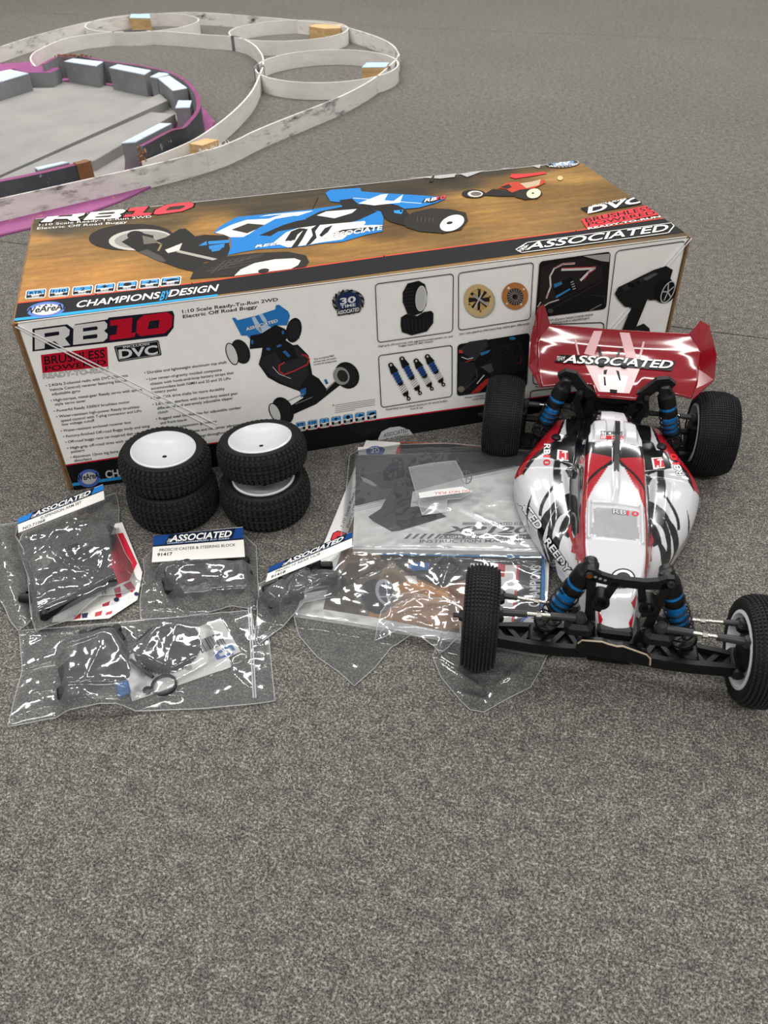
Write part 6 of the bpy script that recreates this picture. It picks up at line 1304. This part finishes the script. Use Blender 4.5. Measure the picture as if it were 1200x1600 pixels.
film('film', C4([(112, 295), (215, 190), (978, 90), (1085, 185), (1095, 420), (1110, 645), (1078, 722), (880, 712), (700, 742), (425, 792), (92, 806), (85, 640), (125, 400)]), bag2, M_FILM, .010, .0016, [(plan(C4([(300, 430), (600, 400), (980, 410), (1010, 620), (500, 650)]), .012), .0165)], [],
     [(C4([(480, 410), (330, 450), (185, 510), (260, 590), (395, 640), (410, 780)]), .001, .004), (C4([(200, 530), (300, 650)]), .001, .003), (C4([(420, 610), (560, 650), (690, 600)]), .001, .004), (C4([(700, 650), (930, 640), (1090, 640)]), .001, .003), (C4([(100, 730), (300, 715), (420, 730)]), .001, .003), (C4([(240, 480), (600, 370), (980, 380)]), .001, .003)], .0010, 60, .002, 8.1, .009)
header_card(bag2, C4([(218, 150), (978, 75), (996, 326), (203, 372)]), (.016, .016, .013, .013), .36, [('PROSC10 CASTER & STEERING BLOCK', .075, .62, .905, .10, .02), ('91417', .055, .79, .215, .11, .06)], '#16407e')

# --- rear hub bag --------------------------------------------------------------
D5 = lambda pts: V_(pts, 380, 800, .2)
bag3 = base_empty('parts_bag', (470, 920), 'clear parts bag with a slanted blue header, lying against the manuals', 'plastic bag', 'bags of spare parts')
for ai, (x, y, rz) in enumerate(((250, 640, .5), (380, 560, .9), (560, 510, 1.6))):
    p = at(380 + x * .2, 800 + y * .2, .006); o = link('rear_hub', ME_BLK, None, (p.x, p.y, .0062 if x > 300 else .003), (0, 0, rz)); tag(o, ['left', 'middle', 'right'][ai] + 'most dark plastic rear hub in the bag with the slanted blue header' if ai != 1 else 'middle dark plastic rear hub in the bag with the slanted blue header', 'car part', 'rear hubs in their bag')
film('film', D5([(104, 490), (205, 435), (520, 330), (850, 190), (932, 212), (890, 520), (700, 605), (470, 690), (330, 800), (190, 900), (92, 975), (75, 930), (100, 700)]), bag3, M_FILM, .014, .0016, [(plan(D5([(200, 640), (440, 480), (700, 500), (600, 570), (300, 720)]), .014), .018)], [],
     [(D5([(460, 520), (560, 545), (720, 520), (890, 510)]), .0011, .007), (D5([(640, 320), (700, 380), (760, 440)]), .0011, .006), (D5([(120, 930), (330, 720), (450, 520), (620, 330)]), .0012, .006), (D5([(190, 870), (400, 620)]), .0011, .004), (D5([(110, 640), (90, 900)]), .0011, .003), (D5([(870, 440), (930, 215)]), .0011, .005)], .0012, 50, .002, 3.9, .01)
header_card(bag3, D5([(205, 430), (850, 155), (852, 270), (175, 548)]), (.024, .036, .030, .018), .36, [('PROSC10 REAR HUB', .10, .64, .62, .15, .02), ('91418', .055, .88, .22, .16, .06)], '#16407e', logo=(.17, .90, .30, .03))

# --- zip bag with spur gear --------------------------------------------------
E3 = lambda pts: V_(pts, 0, 930, .366667)
zb = base_empty('zip_bag', (220, 1040), 'wide clear zip bag with spur gear, gear case and barcode card, nearest the camera', 'plastic bag', 'bags of spare parts')
gc = base_empty('barcode_card', (290, 1030), 'white card with a barcode and blue emblem inside the zip bag', 'card')
flat_sheet(gc, E3([(520, 268), (940, 97), (1026, 240), (975, 262), (985, 305), (562, 452)]), .0030, M_CARD, 'paper')
def f_(pr):
    pr.view(0, 930, .366667)
    bw = [3, 1, 2, 1, 1, 3, 2, 1, 2, 1, 3, 1, 2, 2]; x = 0.0
    A, B, C_, D_ = Vector((835, 198)), Vector((935, 158)), Vector((965, 205)), Vector((862, 247)); tot = sum(bw) + len(bw)
    for b in bw:
        a0, a1 = x / tot, (x + b) / tot; pr.poly([tuple(A.lerp(B, a0)), tuple(A.lerp(B, a1)), tuple(D_.lerp(C_, a1)), tuple(D_.lerp(C_, a0))], '#1c1c1e'); x += b + 1
    for i in range(4): pr.line([(838 + i * 3, 170 - i * 0 + i * 8), (880 + i * 3, 153 + i * 8)], .5, '#8a8a8c')
    for q in ([(910, 248), (945, 232), (950, 242), (930, 250), (940, 262), (990, 240), (995, 252), (925, 276)], [(945, 228), (985, 205), (1003, 232), (990, 238), (980, 222), (955, 234)]): pr.poly(q, '#3a63ac')
    pr.poly(ell(803, 308, 16, 13, 16), '#a9a7a2'); pr.text('AE', (600, 335), (640, 322), (598, 322), '#8a8a8c', .0)
film_print(gc, .0032, f_, 'card_print')
def spur():
    m = MB(); n = 60; m.prism([((.0262 if i % 4 < 2 else .0248) * math.cos(2 * PI * i / (4 * n)), (.0262 if i % 4 < 2 else .0248) * math.sin(2 * PI * i / (4 * n))) for i in range(4 * n)], (0, 0, 0), (1, 0, 0), (0, 1, 0), 0, .0045)
    m.lathe([(.0215, .0045), (.0215, .006), (.020, .006), (.020, .0045)], (0, 0, 0), (0, 0, 1), 40); m.lathe([(0, .007), (.006, .007), (.0065, .0045)], (0, 0, 0), (0, 0, 1), 24)
    for i in range(3): a = i * 2.094; m.lathe([(.0035, .0046), (.0045, .0062), (.0052, .0046)], (.013 * math.cos(a), .013 * math.sin(a), 0), (0, 0, 1), 16)
    return m
p = at(715 * .36667, 930 + 220 * .36667, .006); sg = spur().build('spur_gear', M_BLK2, None, 40, (p.x, p.y, .0036), (0, 0, .2)); tag(sg, 'round black spur gear with fine teeth inside the zip bag', 'gear')
p = at(410 * .36667, 930 + 300 * .36667, .006); gk = empty('gear_case', (p.x, p.y, .002), .35); tag(gk, 'black plastic gear case halves at the left of the zip bag contents', 'car part')
m = MB(); m.lathe([(.0, .012), (.012, .0115), (.018, .009), (.0195, .004), (.0195, 0), (.0165, 0), (.016, .008)], (.006, .018, 0), (0, 0, 1), 28); m.prism([(-.026, -.016), (.020, -.022), (.026, .006), (.010, .016), (-.016, .014), (-.028, .004)], (0, 0, 0), (1, 0, 0), (0, 1, 0), 0, .008); m.box((-.018, -.020, .005), (.024, .012, .010), bev=.002); m.build('case_half', M_BLK2, gk, 40)
m = MB(); m.lathe([(.007, .008), (.009, .011), (.0105, .008)], (-.010, .004, 0), (0, 0, 1), 20); m.lathe([(0, .013), (.004, .013), (.005, .008)], (.014, -.008, 0), (0, 0, 1), 14)
for q in ((.02, .03), (-.006, .034), (-.022, -.008), (.02, -.016)): m.cyl((q[0], q[1], 0), (q[0], q[1], .0095), .0036, n=12)
m.build('boss', M_BLK2, gk, 40)
MB().tube([(.026, -.004, .004), (.034, -.018, .004), (.040, -.028, .004)], .0014, 8).build('shift_rod', M_GUN, gk)
p = at(700 * .36667, 930 + 385 * .36667, .004); m = MB(); m.lathe([(.0082, 0), (.0100, 0), (.0100, .0022), (.0082, .0022)], (0, 0, 0), (0, 0, 1), 28, True); m.lathe([(.0014, 0), (.0034, 0), (.0034, .0022), (.0014, .0022)], (-.0128, -.001, 0), (0, 0, 1), 14, True); rg_ = m.build('ring_clamp', M_BLK2, None, 40, (p.x, p.y, .0036), (0, 0, .3)); tag(rg_, 'thin black ring clamp with a small ear inside the zip bag', 'car part')
p = at(515 * .36667, 930 + 318 * .36667, .004); m = MB(); m.lathe([(.006, 0), (.0075, 0), (.0075, .003), (.006, .003)], (0, 0, 0), (0, 0, 1), 22, True); o = m.build('o_ring', M_BLK2, None, 40, (p.x, p.y, .0036)); tag(o, 'small black ring beside the gear case in the zip bag', 'car part')
p = at(525 * .36667, 930 + 400 * .36667, .003); o = MB().box((0, 0, .003), (.010, .014, .005), bev=.0015).build('blue_part', mat('#1f5f9a', .4, name='blue_plastic'), None, None, (p.x, p.y, .0006), (0, 0, .4)); tag(o, 'small blue plastic piece beside the barcode card in the zip bag', 'car part')
film('film', E3([(72, 132), (430, 100), (800, 66), (1068, 42), (1085, 160), (1140, 140), (1168, 428), (1090, 440), (850, 462), (430, 478), (200, 505), (22, 540), (50, 420), (85, 300)]), zb, M_FILM, .008, .0016, [(plan(E3([(300, 200), (470, 160), (560, 330), (500, 440), (300, 450)]), .012), .0155), (plan(E3([(560, 250), (700, 130), (850, 150), (860, 260), (740, 320)]), .008), .0118), (plan(E3([(520, 268), (940, 97), (1026, 240), (562, 452)]), .004), .0042)], [],
     [(E3([(85, 140), (430, 135), (452, 190), (320, 235), (90, 300)]), .0011, .005), (E3([(280, 400), (500, 395), (620, 410), (760, 410)]), .0011, .004), (E3([(440, 200), (440, 260), (380, 390)]), .001, .005), (E3([(40, 510), (150, 470), (290, 440), (440, 470)]), .0011, .004), (E3([(600, 130), (780, 110)]), .001, .003), (E3([(940, 200), (1000, 330), (1060, 380)]), .001, .003), (E3([(690, 150), (670, 300)]), .001, .003), (E3([(760, 130), (720, 300)]), .001, .003), (E3([(130, 400), (260, 380)]), .001, .003)], .0007, 60, .0016, 6.6, .009)
zs = MB()
for a, b in (((1058, 45), (1080, 438)), ((1068, 44), (1090, 437))): zs.tube([at(a[0] * .36667, 930 + a[1] * .36667, .003), at(b[0] * .36667, 930 + b[1] * .36667, .003)], .0007, 8)
W = world_of(zb).inverted(); zs.v = [tuple(W @ Vector(q)) for q in zs.v]; zs.build('zip_closure', mat('#c9ccce', .25, 0, .6, name='milky_zip_strip', alpha=.45), zb, 50)
